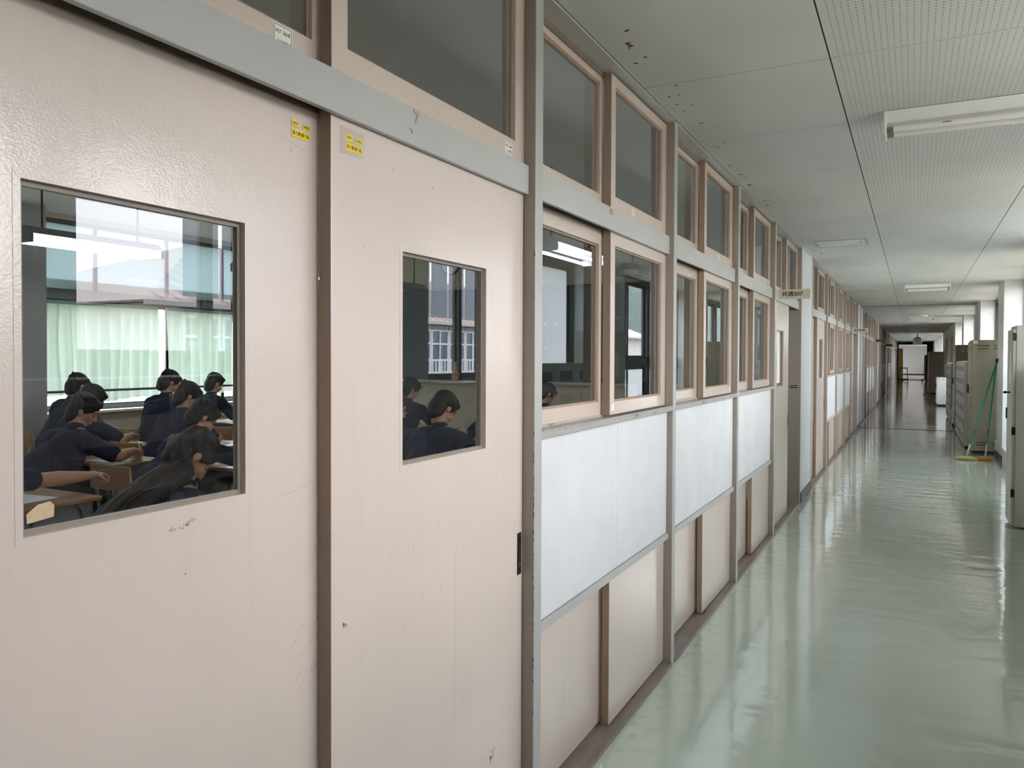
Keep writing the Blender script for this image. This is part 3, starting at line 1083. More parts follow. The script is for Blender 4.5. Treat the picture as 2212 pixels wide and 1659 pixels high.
def person(head, label, lean=.40, side=0.0, turn=0.0, nod=.75, hair='short', voxel=.0085, rhand=None, lhand=None, facing=0.0, pen=None, hs=1.0):
    """a seated, writing student; head = where the head centre is; facing turns the whole figure; +Y is ahead"""
    # local frame: pelvis at origin in x,y; floor z=0
    hz = head[2]
    neck_y = lean
    pel = Vector((0, 0, .50))
    trk = Vector((0, 0, .545))
    chest = Vector((side * .5, neck_y * .62, hz - .315))
    nk = Vector((side * .85, neck_y * .87, hz - .135))
    hc = Vector((side, neck_y, hz))
    e = empty('person')
    rz = facing
    ca, sa = math.cos(rz), math.sin(rz)
    bx, by = head[0] - (hc.x * ca - hc.y * sa), head[1] - (hc.x * sa + hc.y * ca)
    e.location = (bx, by, 0)
    e.rotation_euler = (0, 0, rz)
    tag(e, label, 'person', 'students writing at their desks')
    b = MB()
    # head
    hr = Matrix.Rotation(turn, 3, 'Z') @ Matrix.Rotation(-nod, 3, 'X')      # looks towards local +Y, nodding down
    def H(x, y, z):
        return hc + hr @ (Vector((x, y, z)) * hs)
    b.ball(H(0, -.008, .025), (.074 * hs, .092 * hs, .088 * hs), hr)
    b.ball(H(0, .018, -.035), (.060 * hs, .070 * hs, .072 * hs), hr)
    b.ball(H(0, .046, -.088), (.030 * hs, .026 * hs, .024 * hs), hr)
    b.cap(H(0, .086, .008), H(0, .100, -.030), .009, .013, 8)
    b.ball(H(0, .080, .028), (.052, .014, .010), hr)
    b.ball(H(0, .082, -.058), (.022, .010, .006), hr)
    b.ball(H(0, .079, -.068), (.019, .010, .006), hr)
    for s_ in (-1, 1):
        b.ball(H(s_ * .076, -.006, -.010), (.009, .018, .029), hr)
        b.ball(H(s_ * .040, .066, -.028), (.024, .018, .022), hr)
    b.cap(nk, H(0, -.022, -.055), .056, .052)
    # trunk
    b.cap(trk, trk + Vector((0, .02, .07)), .135, .13)
    b.cap(trk + Vector((0, .02, .07)), chest, .125, .13)
    shl = []
    for s_ in (-1, 1):
        b.ball(chest + Vector((s_ * .07, 0, .03)), (.115, .10, .15))
        sh = Vector((side * .75 + s_ * .195, neck_y * .75, hz - .215))
        shl.append(sh)
        b.cap(nk + Vector((s_ * .02, -.01, -.02)), sh, .052, .058)
    # arms: shoulder, elbow, wrist
    rh = Vector(rhand) if rhand else Vector((.12, neck_y + .20, .80))
    lh = Vector(lhand) if lhand else Vector((-.15, neck_y + .16, .79))
    tips = []
    for s_, sh, wr in ((1, shl[1], rh), (-1, shl[0], lh)):
        mid = (sh + wr) / 2
        dist = (wr - sh).length
        bend = math.sqrt(max(.0, .28 ** 2 - (dist / 2) ** 2)) if dist < .56 else .0
        el = mid + Vector((s_ * .8, -.25, -.55)).normalized() * max(bend, .03)
        el.z = max(el.z, .785)
        b.cap(sh, el, .047, .039)
        b.cap(el, el.lerp(wr, .35), .041, .043)
        b.cap(el.lerp(wr, .35), wr, .043, .026)
        fd = (wr - el)
        fd.z *= .3
        tips.append(hand(b, wr, fd, (0, 0, -1), -s_ if True else s_, 1.0 if s_ == 1 else .35))
        if s_ == 1:
            r_el, r_sh = el, sh
        else:
            l_el, l_sh = el, sh
    # legs under the desk
    for s_ in (-1, 1):
        hip = pel + Vector((s_ * .095, .02, -.01))
        knee = Vector((s_ * .12, .43, .49))
        ank = Vector((s_ * .12, .40, .10))
        b.cap(hip, knee, .076, .056)
        b.cap(knee, ank, .055, .038)
        b.cap(ank, ank + Vector((0, .14, -.06)), .036, .034)
    body = remesh(b, voxel, 'body', M_SKIN, e)
    # shirt: short sleeves to just above the elbow
    c = MB()
    c.cap(trk + Vector((0, 0, .012)), trk + Vector((0, .02, .08)), .148, .144)
    c.cap(trk + Vector((0, .02, .08)), chest, .142, .148)
    for s_, sh, el in ((1, r_sh, r_el), (-1, l_sh, l_el)):
        c.ball(chest + Vector((s_ * .07, 0, .03)), (.128, .114, .165))
        c.cap(nk + Vector((s_ * .025, -.015, -.035)), sh, .060, .070)
        c.cap(sh, sh.lerp(el, .80), .064, .062)
    c.cap(nk + Vector((0, -.012, -.04)), nk + Vector((0, -.006, .000)), .072, .066)
    remesh(c, voxel * 1.15, 'shirt', M_NAVY, e, 3)
    t = MB()
    t.cap(trk, trk + Vector((0, 0, .02)), .142, .142)
    for s_ in (-1, 1):
        hip = pel + Vector((s_ * .095, .02, -.01))
        knee = Vector((s_ * .12, .43, .49))
        ank = Vector((s_ * .12, .40, .10))
        t.cap(hip, knee, .086, .068)
        t.cap(knee, ank, .072, .055)
    remesh(t, .014, 'trousers', M_TROUS, e, 2)
    for s_ in (-1, 1):
        MB().cap((s_ * .12, .36, .042), (s_ * .12, .55, .036), .040, .034).build('shoe', M_WHITE, e, smooth=True)
    # hair
    h = MB()
    h.ball(H(0, -.018, .042), (.086 * hs, .104 * hs, .088 * hs), hr)
    h.ball(H(0, -.056, -.020), (.078 * hs, .060 * hs, .088 * hs), hr)
    h.ball(H(0, -.050, -.080), (.066, .046, .050), hr)
    for s_ in (-1, 1):
        h.ball(H(s_ * .050, -.040, -.060), (.030, .030, .050), hr)
    h.ball(H(0, .050, .078), (.064 * hs, .044 * hs, .030 * hs), hr)
    rr = random.Random(int(abs(head[0] * 1000 + head[1] * 77)))
    for i in range(22):
        a = rr.uniform(-2.3, 2.3)
        v_ = rr.uniform(-.2, 1.0)
        h.ball(H(math.sin(a) * .078, -.018 - math.cos(a) * .086 * (1 if abs(a) < 1.8 else .9), .035 + v_ * .06), rr.uniform(.012, .019), seg=8)
    for s_ in (-1, 1):
        h.ball(H(s_ * .071, .012, .020), (.014, .030, .034), hr)
    mh = M_HAIR
    strands = []
    if hair == 'long':
        mh = M_HAIRB
        crown = H(0, -.085, .03)
        for q in range(15):
            o_ = (q - 7) / 7
            wv = rr.uniform(-.012, .012)
            lift = .035 * (1 - o_ * o_)
            pts = [H(o_ * .055, -.05 - .03 * (1 - o_ * o_), .07), H(o_ * .06, -.105, -.02),
                   Vector((side + o_ * .085 + wv, nk.y - .03, nk.z + .075 + lift)),
                   Vector((o_ * .10 + wv, nk.y - .16, nk.z + .02 + lift)),
                   Vector((o_ * .11 - wv, nk.y - .30, nk.z - .06 + lift)),
                   Vector((o_ * .11 + wv, nk.y - .44, nk.z - .17 + lift)),
                   Vector((o_ * .10, nk.y - .55, nk.z - .30 + lift * .6))]
            rad = [.022, .021, .020, .019, .018, .015, .008]
            for k in range(len(pts) - 1):
                h.cap(pts[k], pts[k + 1], rad[k], rad[k + 1], 8)
            strands += [[p + Vector((rr.uniform(-.012, .012), rr.uniform(-.008, .008), .017 + rr.uniform(-.004, .004))) for p in pts] for _ in range(3)]
    remesh(h, .0085, 'hair', mh, e, 3)
    if strands:
        sb = MB()
        for st in strands:
            sb.path(st, [.0022] * (len(st) - 1) + [.0008], 5)
        so = sb.build('hair_strands', M_STRAND, e, smooth=True)
        so['kind'] = 'stuff'
    for s_ in (-1, 1):
        MB().ball(H(s_ * .030, .072, -.004), .0065, seg=10).build('eye', M_EYE, e, smooth=True)
    # the pen is held, a thing of its own
    if pen:
        tip = tips[0]
        W = Matrix.Translation(e.location) @ Matrix.Rotation(rz, 4, 'Z')
        p0 = W @ (tip + Vector((-.01, .02, -.012)))
        p1 = W @ (tip + Vector((.015, -.03, .10)))
        pe = empty('pencil' if pen[0] == 'pencil' else 'pen', p0)
        tag(pe, pen[1], pen[0], 'pens and pencils in the students’ hands')
        d = p1 - p0
        MB().tube(d * .12, d, .0042, n=8).build('barrel', M_PENCIL if pen[0] == 'pencil' else M_WPEN, pe)
        MB().tube((0, 0, 0), d * .12, .0008, .0042, n=8).build('tip', M_BLACK, pe)
    return e


def desk_proto():
    d = empty('school_desk')
    MB().box(-.325, .325, -.225, .225, .695, .72).build('top', M_DESKWOOD, d, bevel=.006)
    MB().box(-.28, .28, -.19, .20, .60, .608).box(-.28, -.272, -.19, .20, .608, .694).box(.272, .28, -.19, .20, .608, .694).box(-.28, .28, .19, .20, .608, .694).build('book_tray', M_DESKMET, d)
    for sx in (-1, 1):
        MB().path([(sx * .29, -.20, .02), (sx * .29, -.17, .40), (sx * .29, -.13, .66), (sx * .29, -.10, .693)], .0125, 10).build('leg', M_DESKMET, d, smooth=True)
        MB().path([(sx * .29, .20, .02), (sx * .29, .17, .40), (sx * .29, .13, .66), (sx * .29, .10, .693)], .0125, 10).build('leg', M_DESKMET, d, smooth=True)
    MB().tube((-.29, -.185, .20), (-.29, .185, .20), .010).tube((.29, -.185, .20), (.29, .185, .20), .010).tube((-.29, .185, .20), (.29, .185, .20), .010).build('stretcher', M_DESKMET, d)
    return d


def chair_proto():
    d = empty('school_chair')
    MB().box(-.19, .19, -.18, .20, .383, .398).build('seat', M_DESKWOOD, d, bevel=.006)
    b = MB()
    n = 10
    fr, bk = [], []
    for i in range(n + 1):
        x = -.19 + .38 * i / n
        y = -.235 - .03 * (1 - (x / .19) ** 2)
        fr.append((x, y, .66)); bk.append((x, y - .010, .66))
    b.poly(fr + bk[::-1], (0, 0, .15))
    b.build('backrest', M_DESKWOOD, d)
    for sx in (-1, 1):
        MB().path([(sx * .17, .17, .01), (sx * .17, .16, .382)], .011, 10).build('leg', M_DESKMET, d, smooth=True)
        MB().path([(sx * .17, -.20, .01), (sx * .17, -.18, .40), (sx * .17, -.21, .62), (sx * .17, -.232, .80)], .011, 10).build('leg', M_DESKMET, d, smooth=True)
    MB().tube((-.17, .17, .18), (.17, .17, .18), .008).tube((-.17, -.19, .18), (.17, -.19, .18), .008).build('stretcher', M_DESKMET, d)
    return d


def copy_tree(o, parent=None):
    c = o.copy()
    COL.objects.link(c)
    if parent:
        c.parent = parent
    for ch in o.children:
        copy_tree(ch, c)
    return c


DESK0, CHAIR0 = desk_proto(), chair_proto()
USED = []


def seat(px_, py_, who, paper=True, rz=0.0, desk=True, dy=.50):
    """desk ahead of the pelvis, chair under it, sheets on the desk"""
    first = not USED
    USED.append(1)
    k = CHAIR0 if first else copy_tree(CHAIR0)
    k.location = (px_, py_ - .02, 0)
    tag(k, 'wooden school chair under ' + who, 'chair', 'school chairs in the classroom')
    if not desk:
        return
    d = DESK0 if first else copy_tree(DESK0)
    d.location = (px_, py_ + dy, 0)
    tag(d, 'varnished school desk in front of ' + who, 'desk', 'school desks in the classroom')
    if paper:
        s = MB().box(-.15, .15, -.105, .105, 0, .0012)
        o = s.build('paper_sheet', M_PAPER, loc=(px_ + .04, py_ + dy - .05, .7206))
        o.rotation_euler = (0, 0, rz + .1)
        tag(o, 'white answer sheet on the desk of ' + who, 'paper', 'answer sheets on the desks')


S = [
    # head,                label,  who,  kwargs
    ((-6.30, 4.80, 1.20), 'person in navy shirt by the curtains, leftmost of the far row', 'the far student at left', dict(lean=.30, nod=.55, turn=.15)),
    ((-5.22, 4.22, 1.125), 'person in navy shirt half hidden behind the profile student, raising a pencil', 'the half hidden student', dict(lean=.40, nod=.7, turn=-.2, rhand=(.16, .66, .80), pen=('pencil', 'pencil held up by the half hidden student'))),
    ((-4.33, 3.56, 1.10), 'person in navy shirt in profile at left with white pen in hand', 'the profile student', dict(lean=.46, nod=.55, turn=-.75, voxel=.007, rhand=(.20, .70, .79), lhand=(-.10, .56, .79), pen=('pen', 'white pen in the hand of the profile student'))),
    ((-3.30, 2.30, 1.10), 'person in navy shirt at the left frame, long bare forearm stretched over the sheet', 'the student with the stretched arm', dict(lean=.40, nod=.7, voxel=.007, rhand=(.04, .98, .795), lhand=(-.16, .55, .79))),
    ((-1.85, 2.43, 1.05), 'person with long dark hair down the back, bent low nearest the door pane', 'the long haired student', dict(lean=.50, nod=1.0, turn=-.35, hair='long', voxel=.007, lhand=(-.2, .62, .79), rhand=(.22, .74, .80))),
    ((-5.67, 5.36, 1.23), 'person in navy shirt sitting tall with broad back, right of the far left pair', 'the tall backed student', dict(lean=.26, nod=.6, turn=-.2)),
    ((-4.55, 4.65, 1.15), 'person in navy shirt in the middle of the pane, neck and cheek showing', 'the middle student', dict(lean=.34, nod=.65, turn=-.35)),
    ((-3.45, 3.86, 1.065), 'person in navy shirt with ear showing, right of the pane, writing', 'the student with the ear showing', dict(lean=.46, nod=.75, turn=-.4, voxel=.007, rhand=(.16, .72, .80), pen=('pencil', 'pencil held by the student with the ear showing'))),
    ((-6.21, 6.41, 1.178), 'person in navy shirt with small distant head against the right curtain', 'the farthest student', dict(lean=.34, nod=.5, turn=-.2)),
    ((-5.05, 6.10, 1.10), 'person in navy shirt cut off by the right edge of the nearest pane', 'the student at the right edge', dict(lean=.42, nod=.9)),
    ((-1.95, 4.68, 1.13), 'person in navy shirt seen large through the narrow pane of the second door', 'the student behind the second door', dict(lean=.40, nod=.8, turn=-.35, voxel=.007, rhand=(.20, .66, .80), pen=('pen', 'pen held by the student behind the second door'))),
    ((-2.80, 5.30, 1.07), 'person in navy shirt, only the shoulder showing behind the second door student', 'the hidden shoulder student', dict(lean=.46, nod=.9)),
    ((-3.72, 6.80, 1.15), 'person in navy shirt at the left edge of the second door pane', 'the student under the blackboard', dict(lean=.36, nod=.6, turn=-.5)),
    ((-2.24, 6.20, 1.12), 'person in navy shirt at the right edge of the second door pane', 'the student by the right jamb', dict(lean=.38, nod=.8, turn=.4)),
    ((-2.40, 7.38, 1.11), 'person with dark hair low at the left of the first corridor sash', 'the left student in the sash', dict(lean=.38, nod=.8, turn=-.5)),
    ((-1.30, 7.32, 1.13), 'person with dark hair low at the right of the first corridor sash', 'the right student in the sash', dict(lean=.38, nod=.8, turn=.2)),
]
for hd, lb, who, kw in S:
    person(hd, lb, **kw)
    seat(hd[0], hd[1] - kw['lean'], who, dy=max(.57, kw['lean'] * .62 + .39))
# ------------------------------------------------------------------ corridor things
# notice boards: one label each
ORD = ['first', 'second', 'third']
WHERE = ['after the rear sliding doors of room 307', 'of the next classroom, past the white pillar', 'of the third classroom, past the floor strip',
         'of the fourth classroom, far down the corridor', 'of the fifth classroom, at the dim end']
for i, nb in enumerate(BOARDS):
    tag(nb, '%s white notice board %s' % (ORD[i % 3], WHERE[i // 3]), 'notice board', 'white notice boards along the partition')

# class signs that stand out from the partition
M_SIGN = pmat('olive_grey_sign_plate', (206, 198, 178), .5)
M_SIGNW = pmat('pale_sign_plate', (214, 214, 206), .5)
M_SIGND = pmat('dark_sign_plate', (70, 64, 58), .5)


def class_sign(y, z0, z1, x1, mat_, label, txt=None, size=.05, width=None, tcol=None):
    e = empty('class_sign', (0, y, z0))
    tag(e, label, 'sign', 'class signs above the doors')
    MB().box(.002, .012, -.012, .022, -.006, z1 - z0 + .006).build('bracket', M_WHITE, e, bevel=.001)
    MB().box(.012, x1, -.003, .006, 0, z1 - z0).build('plate', mat_, e, bevel=.001)
    MB().box(x1, x1 + .004, -.004, .007, 0, z1 - z0).build('edge_cap', M_SIGNW, e)
    if txt:
        text_mesh('lettering', txt, size, tcol or M_BLACK, e, ((.012 + x1) / 2 - .012, -.0036, (z1 - z0) / 2), (1, 0, 0), (0, 0, 1), .0003, 'CENTER', width, size * .02)


class_sign(6.80, 1.992, 2.073, .264, M_SIGN, 'nearest class sign on the partition, reads 共通307', '共通307', .045, .165)
class_sign(15.85, 1.985, 2.066, .262, M_SIGN, 'second class sign along the partition, reads 33 HR', '33 HR', .055, .20)
class_sign(25.66, 1.995, 2.07, .262, M_SIGND, 'third class sign, brownish, above a door of the third classroom')
class_sign(34.70, 1.99, 2.07, .262, M_SIGND, 'fourth class sign, nearly black, far along the partition')
class_sign(43.75, 2.01, 2.10, .285, M_SIGNW, 'fifth class sign, pale, before the dim end of the corridor')
class_sign(52.0, 2.0, 2.06, .30, M_SIGND, 'farthest class sign, dark, beside the end doorway')

# stickers on the doors and sashes
M_YEL = pmat('yellow_label_tape', (244, 214, 48), .45)
M_CLEAR = pmat('grey_tape_patch', (196, 182, 170), .5)
M_STK = pmat('white_sticker', (232, 233, 224), .5)
M_TANSTK = pmat('tan_torn_label', (208, 186, 152), .7, var=(90, .2))


def label_set(xf, yc, zt, patch, label):
    e = empty('door_label', (xf, yc, zt))
    tag(e, label, 'label', 'yellow tape labels on the sliding doors')
    if patch:
        MB().box(.0002, .0006, -.043, .034, -.046, .010).build('backing', M_CLEAR, e)
    for k_, (y0, y1, z0, z1, t, tw) in enumerate(((-.026, -.006, -.0165, -.003, '307', .015), (.006, .027, -.0165, -.006, '号教室', .017), (-.026, .027, -.037, -.0215, '後ろ側 廊下面', .047))):
        s = MB().box(.0007, .0012, y0, y1, z0, z1).build('label_strip', M_YEL, e)
        text_mesh('lettering', t, (z1 - z0) * .62, M_BLACK, s, (.0013, (y0 + y1) / 2, (z0 + z1) / 2), (0, 1, 0), (0, 0, 1), .0002, 'CENTER', tw)


label_set(-.08, 1.201, 1.978, False, 'yellow tape label at the top right corner of the rear door leaf')
label_set(-.04, 1.320, 1.974, True, 'yellow tape label on grey patch at the top of the second door leaf')


def white_label(xf, y0, y1, z0, z1, label, lines):
    e = empty('name_sticker', (xf, (y0 + y1) / 2, (z0 + z1) / 2))
    tag(e, label, 'sticker', 'white name stickers on the transom frames')
    w, h = (y1 - y0) / 2, (z1 - z0) / 2
    MB().box(.0002, .0008, -w, w, -h, h).build('paper', M_STK, e)
    b = MB()
    t = .0011
    i_ = .0025
    b.box(.0009, .0011, -w + i_, w - i_, h - i_ - t, h - i_).box(.0009, .0011, -w + i_, w - i_, -h + i_, -h + i_ + t)
    b.box(.0009, .0011, -w + i_, -w + i_ + t, -h + i_, h - i_).box(.0009, .0011, w - i_ - t, w - i_, -h + i_, h - i_)
    b.build('border', M_BLACK, e)
    for k_, (t_, tw) in enumerate(lines):
        text_mesh('lettering', t_, .0105, M_BLACK, e, (.001, .0 + (.003 if k_ else 0), h * .36 - k_ * h * .80), (0, 1, 0), (0, 0, 1), .0002, 'CENTER', tw)


white_label(-.08, 1.126, 1.178, 2.103, 2.151, 'white bordered sticker half hidden behind the grey lintel, upper left', (('H27  36HR', .040), ('ろうか⑨上', .038)))
white_label(-.04, 2.005, 2.058, 2.098, 2.134, 'small white bordered sticker on the transom frame by the first post', (('H27  36HR', .040), ('ろうか⑨上', .036)))

tk = MB().poly([(-.0978, .661, 1.2575), (-.0978, .700, 1.2615), (-.0978, .701, 1.278), (-.0978, .695, 1.285), (-.0978, .677, 1.283), (-.0978, .668, 1.277), (-.0978, .660, 1.271)], (.0005, 0, 0))
tag(tk.build('torn_label', M_TANSTK), 'tan torn label stuck in the lower left corner of the first door pane', 'label')


def bit(x, y, z, w, h, mat_, name, label, cat):
    o = MB().box(0, .0006, -w / 2, w / 2, -h / 2, h / 2).build(name, mat_, loc=(x, y, z))
    return tag(o, label, cat, 'scraps of paper and tape on the window frames')


M_BEIGE = pmat('aged_tape', (216, 208, 186), .6)
bit(-.0397, 2.935, 1.300, .026, .026, M_STK, 'paper_scrap', 'square white scrap on the lower left corner of the first corridor sash', 'sticker')
bit(-.0397, 3.565, 1.294, .022, .022, M_BEIGE, 'paper_scrap', 'whitish scrap on the lower right corner of the first corridor sash', 'sticker')
bit(-.0397, 3.175, 2.117, .05, .034, M_BEIGE, 'tape_scrap', 'pale tape on the bottom rail of the first transom pane pair', 'tape')
bit(-.0217, 2.86, 2.068, .032, .022, pmat('brown_tape', (170, 146, 106), .6), 'tape_scrap', 'brown tape bit on the lintel beside the first sliding transom', 'tape')
bit(-.0397, 4.80, 2.115, .05, .034, M_BEIGE, 'tape_scrap', 'pale tape on the bottom rail of the second transom pane pair', 'tape')
bit(-.0397, 6.45, 2.115, .05, .034, M_BEIGE, 'tape_scrap', 'pale tape on the bottom rail of the third transom pane pair', 'tape')
bit(-.0397, 5.16, 1.295, .030, .020, M_STK, 'paper_scrap', 'round white scrap on the lower right corner of the second corridor sash', 'sticker')
bit(-.0397, 6.69, 1.297, .030, .032, M_STK, 'paper_scrap', 'white scrap on the lower right corner of the third corridor sash', 'sticker')
bit(.0004, 6.760, 1.90, .022, .17, M_STK, 'tape_strip', 'upright white tape on the post below the 307 sign', 'tape')
ps = MB().poly([(-.0575, 7.175, 1.275), (-.0575, 7.40, 1.275), (-.0575, 7.40, 1.50), (-.0575, 7.385, 1.745), (-.0575, 7.175, 1.745)], (.0008, 0, 0))
tag(ps.build('posted_paper', M_PAPER), 'white printed paper stuck in the pane of the open front door', 'paper')
ln = MB()
for i in range(8):
    ln.box(-.0566, -.0564, 7.20, 7.37, 1.30 + i * .030, 1.302 + i * .030)
o = ln.build('ruled_line', M_CLEAR, bpy.data.objects['posted_paper'])
# latch on the dark jamb of the open front door
e = empty('door_latch', (-.066, 8.433, 1.205))
tag(e, 'small chrome latch on the dark jamb of the open front door', 'latch')
MB().box(-.030, .030, -.004, 0, -.014, .014).build('plate', M_DKSTEEL, e, bevel=.001)
MB().tube((-.045, -.012, 0), (.022, -.012, 0), .006).build('bolt', M_STEEL, e, smooth=True)
MB().ball((.034, -.012, 0), .009).build('knob', M_STEEL, e, smooth=True)

# ceiling lamps, off
M_LAMPB = pmat('white_lamp_body', (224, 226, 226), .35)
M_TUBE = pmat('unlit_tube_glass', (226, 226, 224), .12)
M_SOOT = pmat('browned_tube_end', (176, 146, 104), .4)
LY = [(4.04, 'nearest, large at the upper right'), (13.5, 'second, above the two mops'), (23.65, 'third, beyond the ceiling seam'), (33.3, 'fourth, far off'), (42.8, 'fifth, just short of the hanging clock'), (52.4, 'farthest')]
for ly, lb in LY:
    e = empty('ceiling_lamp', (1.205, ly, CZ))
    tag(e, 'unlit white twin tube ceiling lamp, ' + lb, 'ceiling lamp', 'unlit corridor ceiling lamps')
    b = MB().poly([(-.305, -.075, -.002), (-.305, .075, -.002), (-.305, .045, -.052), (-.305, -.045, -.052)], (.61, 0, 0))
    b.build('body', M_LAMPB, e, bevel=.003)
    for sx in (-1, 1):
        MB().box(sx * .305 - .006, sx * .305 + .006, -.075, .075, -.104, -.002).build('end_bracket', M_LAMPB, e, bevel=.003)
    for sy in (-.048, .048):
        t = MB().tube((-.298, sy, -.082), (.298, sy, -.082), .0145, n=18).build('tube', M_TUBE, e, smooth=False)
        for sx in (-.299, .270):
            MB().tube((sx, sy, -.082), (sx + .029, sy, -.082), .0150, n=18).build('tube_cap', M_STEEL, t)
    if ly < 5:
        MB().poly([(-.075, -.0635, -.0835), (-.035, -.0635, -.0835), (-.040, -.0625, -.076), (-.070, -.0625, -.076)], (0, .001, 0)).build('brown_mark', M_SOOT, e)

# ceiling hatches, smoke detector
M_HATCH = pmat('hatch_frame_paint', (178, 178, 172), .5)
for (x0, x1, y0, y1, lb) in ((.15, .622, 8.06, 8.50, 'nearest square hatch in the ceiling, before the white pillar'), (.11, .60, 16.55, 17.0, 'second square hatch in the ceiling, before the ceiling seam'),
                             (.12, .60, 27.0, 27.45, 'third square hatch in the ceiling, far off')):
    e = empty('ceiling_hatch', ((x0 + x1) / 2, (y0 + y1) / 2, CZ))
    tag(e, lb, 'hatch', 'ceiling hatches')
    w, h = (x1 - x0) / 2, (y1 - y0) / 2
    b = MB()
    b.box(-w, w, -h, -h + .014, -.008, 0).box(-w, w, h - .014, h, -.008, 0).box(-w, -w + .014, -h + .014, h - .014, -.008, 0).box(w - .014, w, -h + .014, h - .014, -.008, 0)
    b.build('frame', M_HATCH, e)
    MB().box(-w + .018, w - .018, -h + .018, h - .018, -.005, -.0005).build('lid', M_LAMPB, e)
    MB().tube((w - .06, 0, -.009), (w - .06, 0, -.005), .012).build('lock', M_DKSTEEL, e)
e = empty('smoke_detector', (1.20, 23.1, CZ))
tag(e, 'flat round detector on the ceiling in front of the third lamp', 'detector')
MB().tube((0, 0, -.03), (0, 0, 0), .14, .15, n=32).build('body', M_LAMPB, e, smooth=False)
MB().tube((0, 0, -.034), (0, 0, -.0301), .085, n=32).build('grille', M_HATCH, e)

# hanging double clock
e = empty('hanging_clock', (1.17, 39.6, 2.16))
tag(e, 'square white hanging clock with dark hands showing nine', 'clock')
MB().box(-.185, .185, -.05, .05, 0, .27).build('case', M_SIGNW, e, bevel=.02)
MB().box(-.165, .165, -.053, -.0505, .02, .25).build('dial', pmat('pale_clock_dial', (206, 220, 224), .4), e)
MB().box(-.006, .006, -.058, -.0535, .12, .235).build('minute_hand', M_BLACK, e)
MB().box(-.075, .006, -.058, -.0535, .115, .128).build('hour_hand', M_BLACK, e)
b = MB()
for i in range(12):
    a = i * math.pi / 6
    b.ball((.13 * math.sin(a), -.054, .135 + .098 * math.cos(a)), .006, seg=8)
b.build('hour_mark', M_BLACK, e)
MB().box(-.11, .11, -.04, .04, .275, .31).tube((0, 0, .30), (0, 0, .48), .02).build('hanger', M_DKSTEEL, e)

# lockers
M_LOCK = pmat('tan_locker_steel', (158, 150, 133), .42, var=(3, .12), dirt=(9, .68, (112, 96, 74), (1, 1, 1)))
M_LOCKB = pmat('brown_locker_steel', (124, 110, 90), .42, var=(2.4, .2), dirt=(9, .70, (88, 74, 60), (1, 1, 1)))
M_LOCKG = pmat('grey_locker_steel', (186, 182, 176), .4, var=(3, .1))
M_SLOT = pmat('dark_vent_slot', (30, 28, 26), .8)


def tall_locker(x0, x1, y0, y1, h, mat_, label, slots='dark', doors=2, front=None, low=True):
    e = empty('steel_locker', ((x0 + x1) / 2, (y0 + y1) / 2, 0))
    tag(e, label, 'locker', 'steel lockers along the windows')
    w, d = (x1 - x0) / 2, (y1 - y0) / 2
    MB().box(-w, w, -d, d, .035, h).build('body', mat_, e, bevel=.006)
    MB().box(-w + .02, w - .01, -d + .015, d - .015, 0, .035).build('plinth', M_BLACK, e)
    n = doors
    for i in range(n):
        a = -d + .008 + (2 * d - .016) * i / n
        c = -d + .008 + (2 * d - .016) * (i + 1) / n
        dr = MB().box(-w - .020, -w - .0005, a + .003, c - .003, .06, h - .03).build('door', front or mat_, e, bevel=.003)
        MB().box(-w - .034, -w - .021, c - .05, c - .035, h * .52, h * .60).build('handle', M_DKSTEEL, dr, bevel=.002)
        for z in (h - .12, h - .16, .16, .20):
            MB().box(-w - .0215, -w - .0203, a + .08, c - .08, z, z + .010).build('vent_slot', M_SLOT, dr)
    ms = M_SLOT if slots == 'dark' else M_BOARD  # light slots: daylight coming through is painted on as white bars
    zs = (h - .095, h - .145) + ((.125, .165) if low else ())
    sets = ((-w + .07, -w + .23), (-w + .29, min(w - .02, -w + .42))) if slots == 'dark' else ((-w + .10, -w + .155), (-w + .20, -w + .235), (-w + .255, -w + .275))
    for z in zs:
        for s0, s1 in sets:
            MB().box(s0, s1, -d - .0012, -d + .0005, z, z + .011).build('vent_slot', ms if z > .5 else M_SLOT, e)
    return e


t = tall_locker(1.855, 2.42, 14.32, 15.02, 1.80, M_LOCK, 'tan steel locker the two mops lean against, dark slots top and bottom')
MB().box(-.268, -.21, -.3525, -.3505, 1.745, 1.785).build('corner_tape', M_STK, t)
tall_locker(1.84, 2.38, 19.30, 20.2, 1.80, M_LOCKB, 'brown steel locker past the floor strip, daylight painted white in its top slots', slots='light', front=M_LOCKG)
tall_locker(1.60, 2.15, 37.75, 38.6, 1.80, M_LOCK, 'olive steel locker far off, behind the white cabinet', front=M_LOCKG, low=False)
# locker at the right edge of the picture
e = empty('steel_locker', (2.14, 8.30, 0))
tag(e, 'grey steel locker with key in its handle, cut off by the right edge', 'locker', 'steel lockers along the windows')
MB().box(-.31, .03, -.23, .22, .02, 1.795).build('body', M_LOCKG, e, bevel=.004)
dr = MB().box(-.335, -.3105, -.225, .215, .03, 1.762).build('door', M_LOCKG, e, bevel=.003)
hd = MB().tube((-.336, -.06, 1.20), (-.372, -.06, 1.20), .008).ball((-.376, -.06, 1.20), .013).build('handle', M_DKSTEEL, dr, smooth=True)
k_ = MB().tube((-.376, -.06, 1.20), (-.400, -.06, 1.20), .005)
k_.build('key', M_STEEL, hd)
MB().box(-.339, -.3355, -.14, -.02, 1.28, 1.56).build('card_holder', M_STK, dr)
MB().box(-.345, -.3355, .17, .205, .95, 1.05).build('catch', M_BLACK, dr)
for z in (1.66, .28, .83):
    MB().box(-.3375, -.309, -.2285, -.212, z, z + .07).build('hinge', M_DKSTEEL, dr)
# shoe lockers whose fronts face the corridor
M_WIN = pmat('dark_door_window', (40, 42, 46), .3)


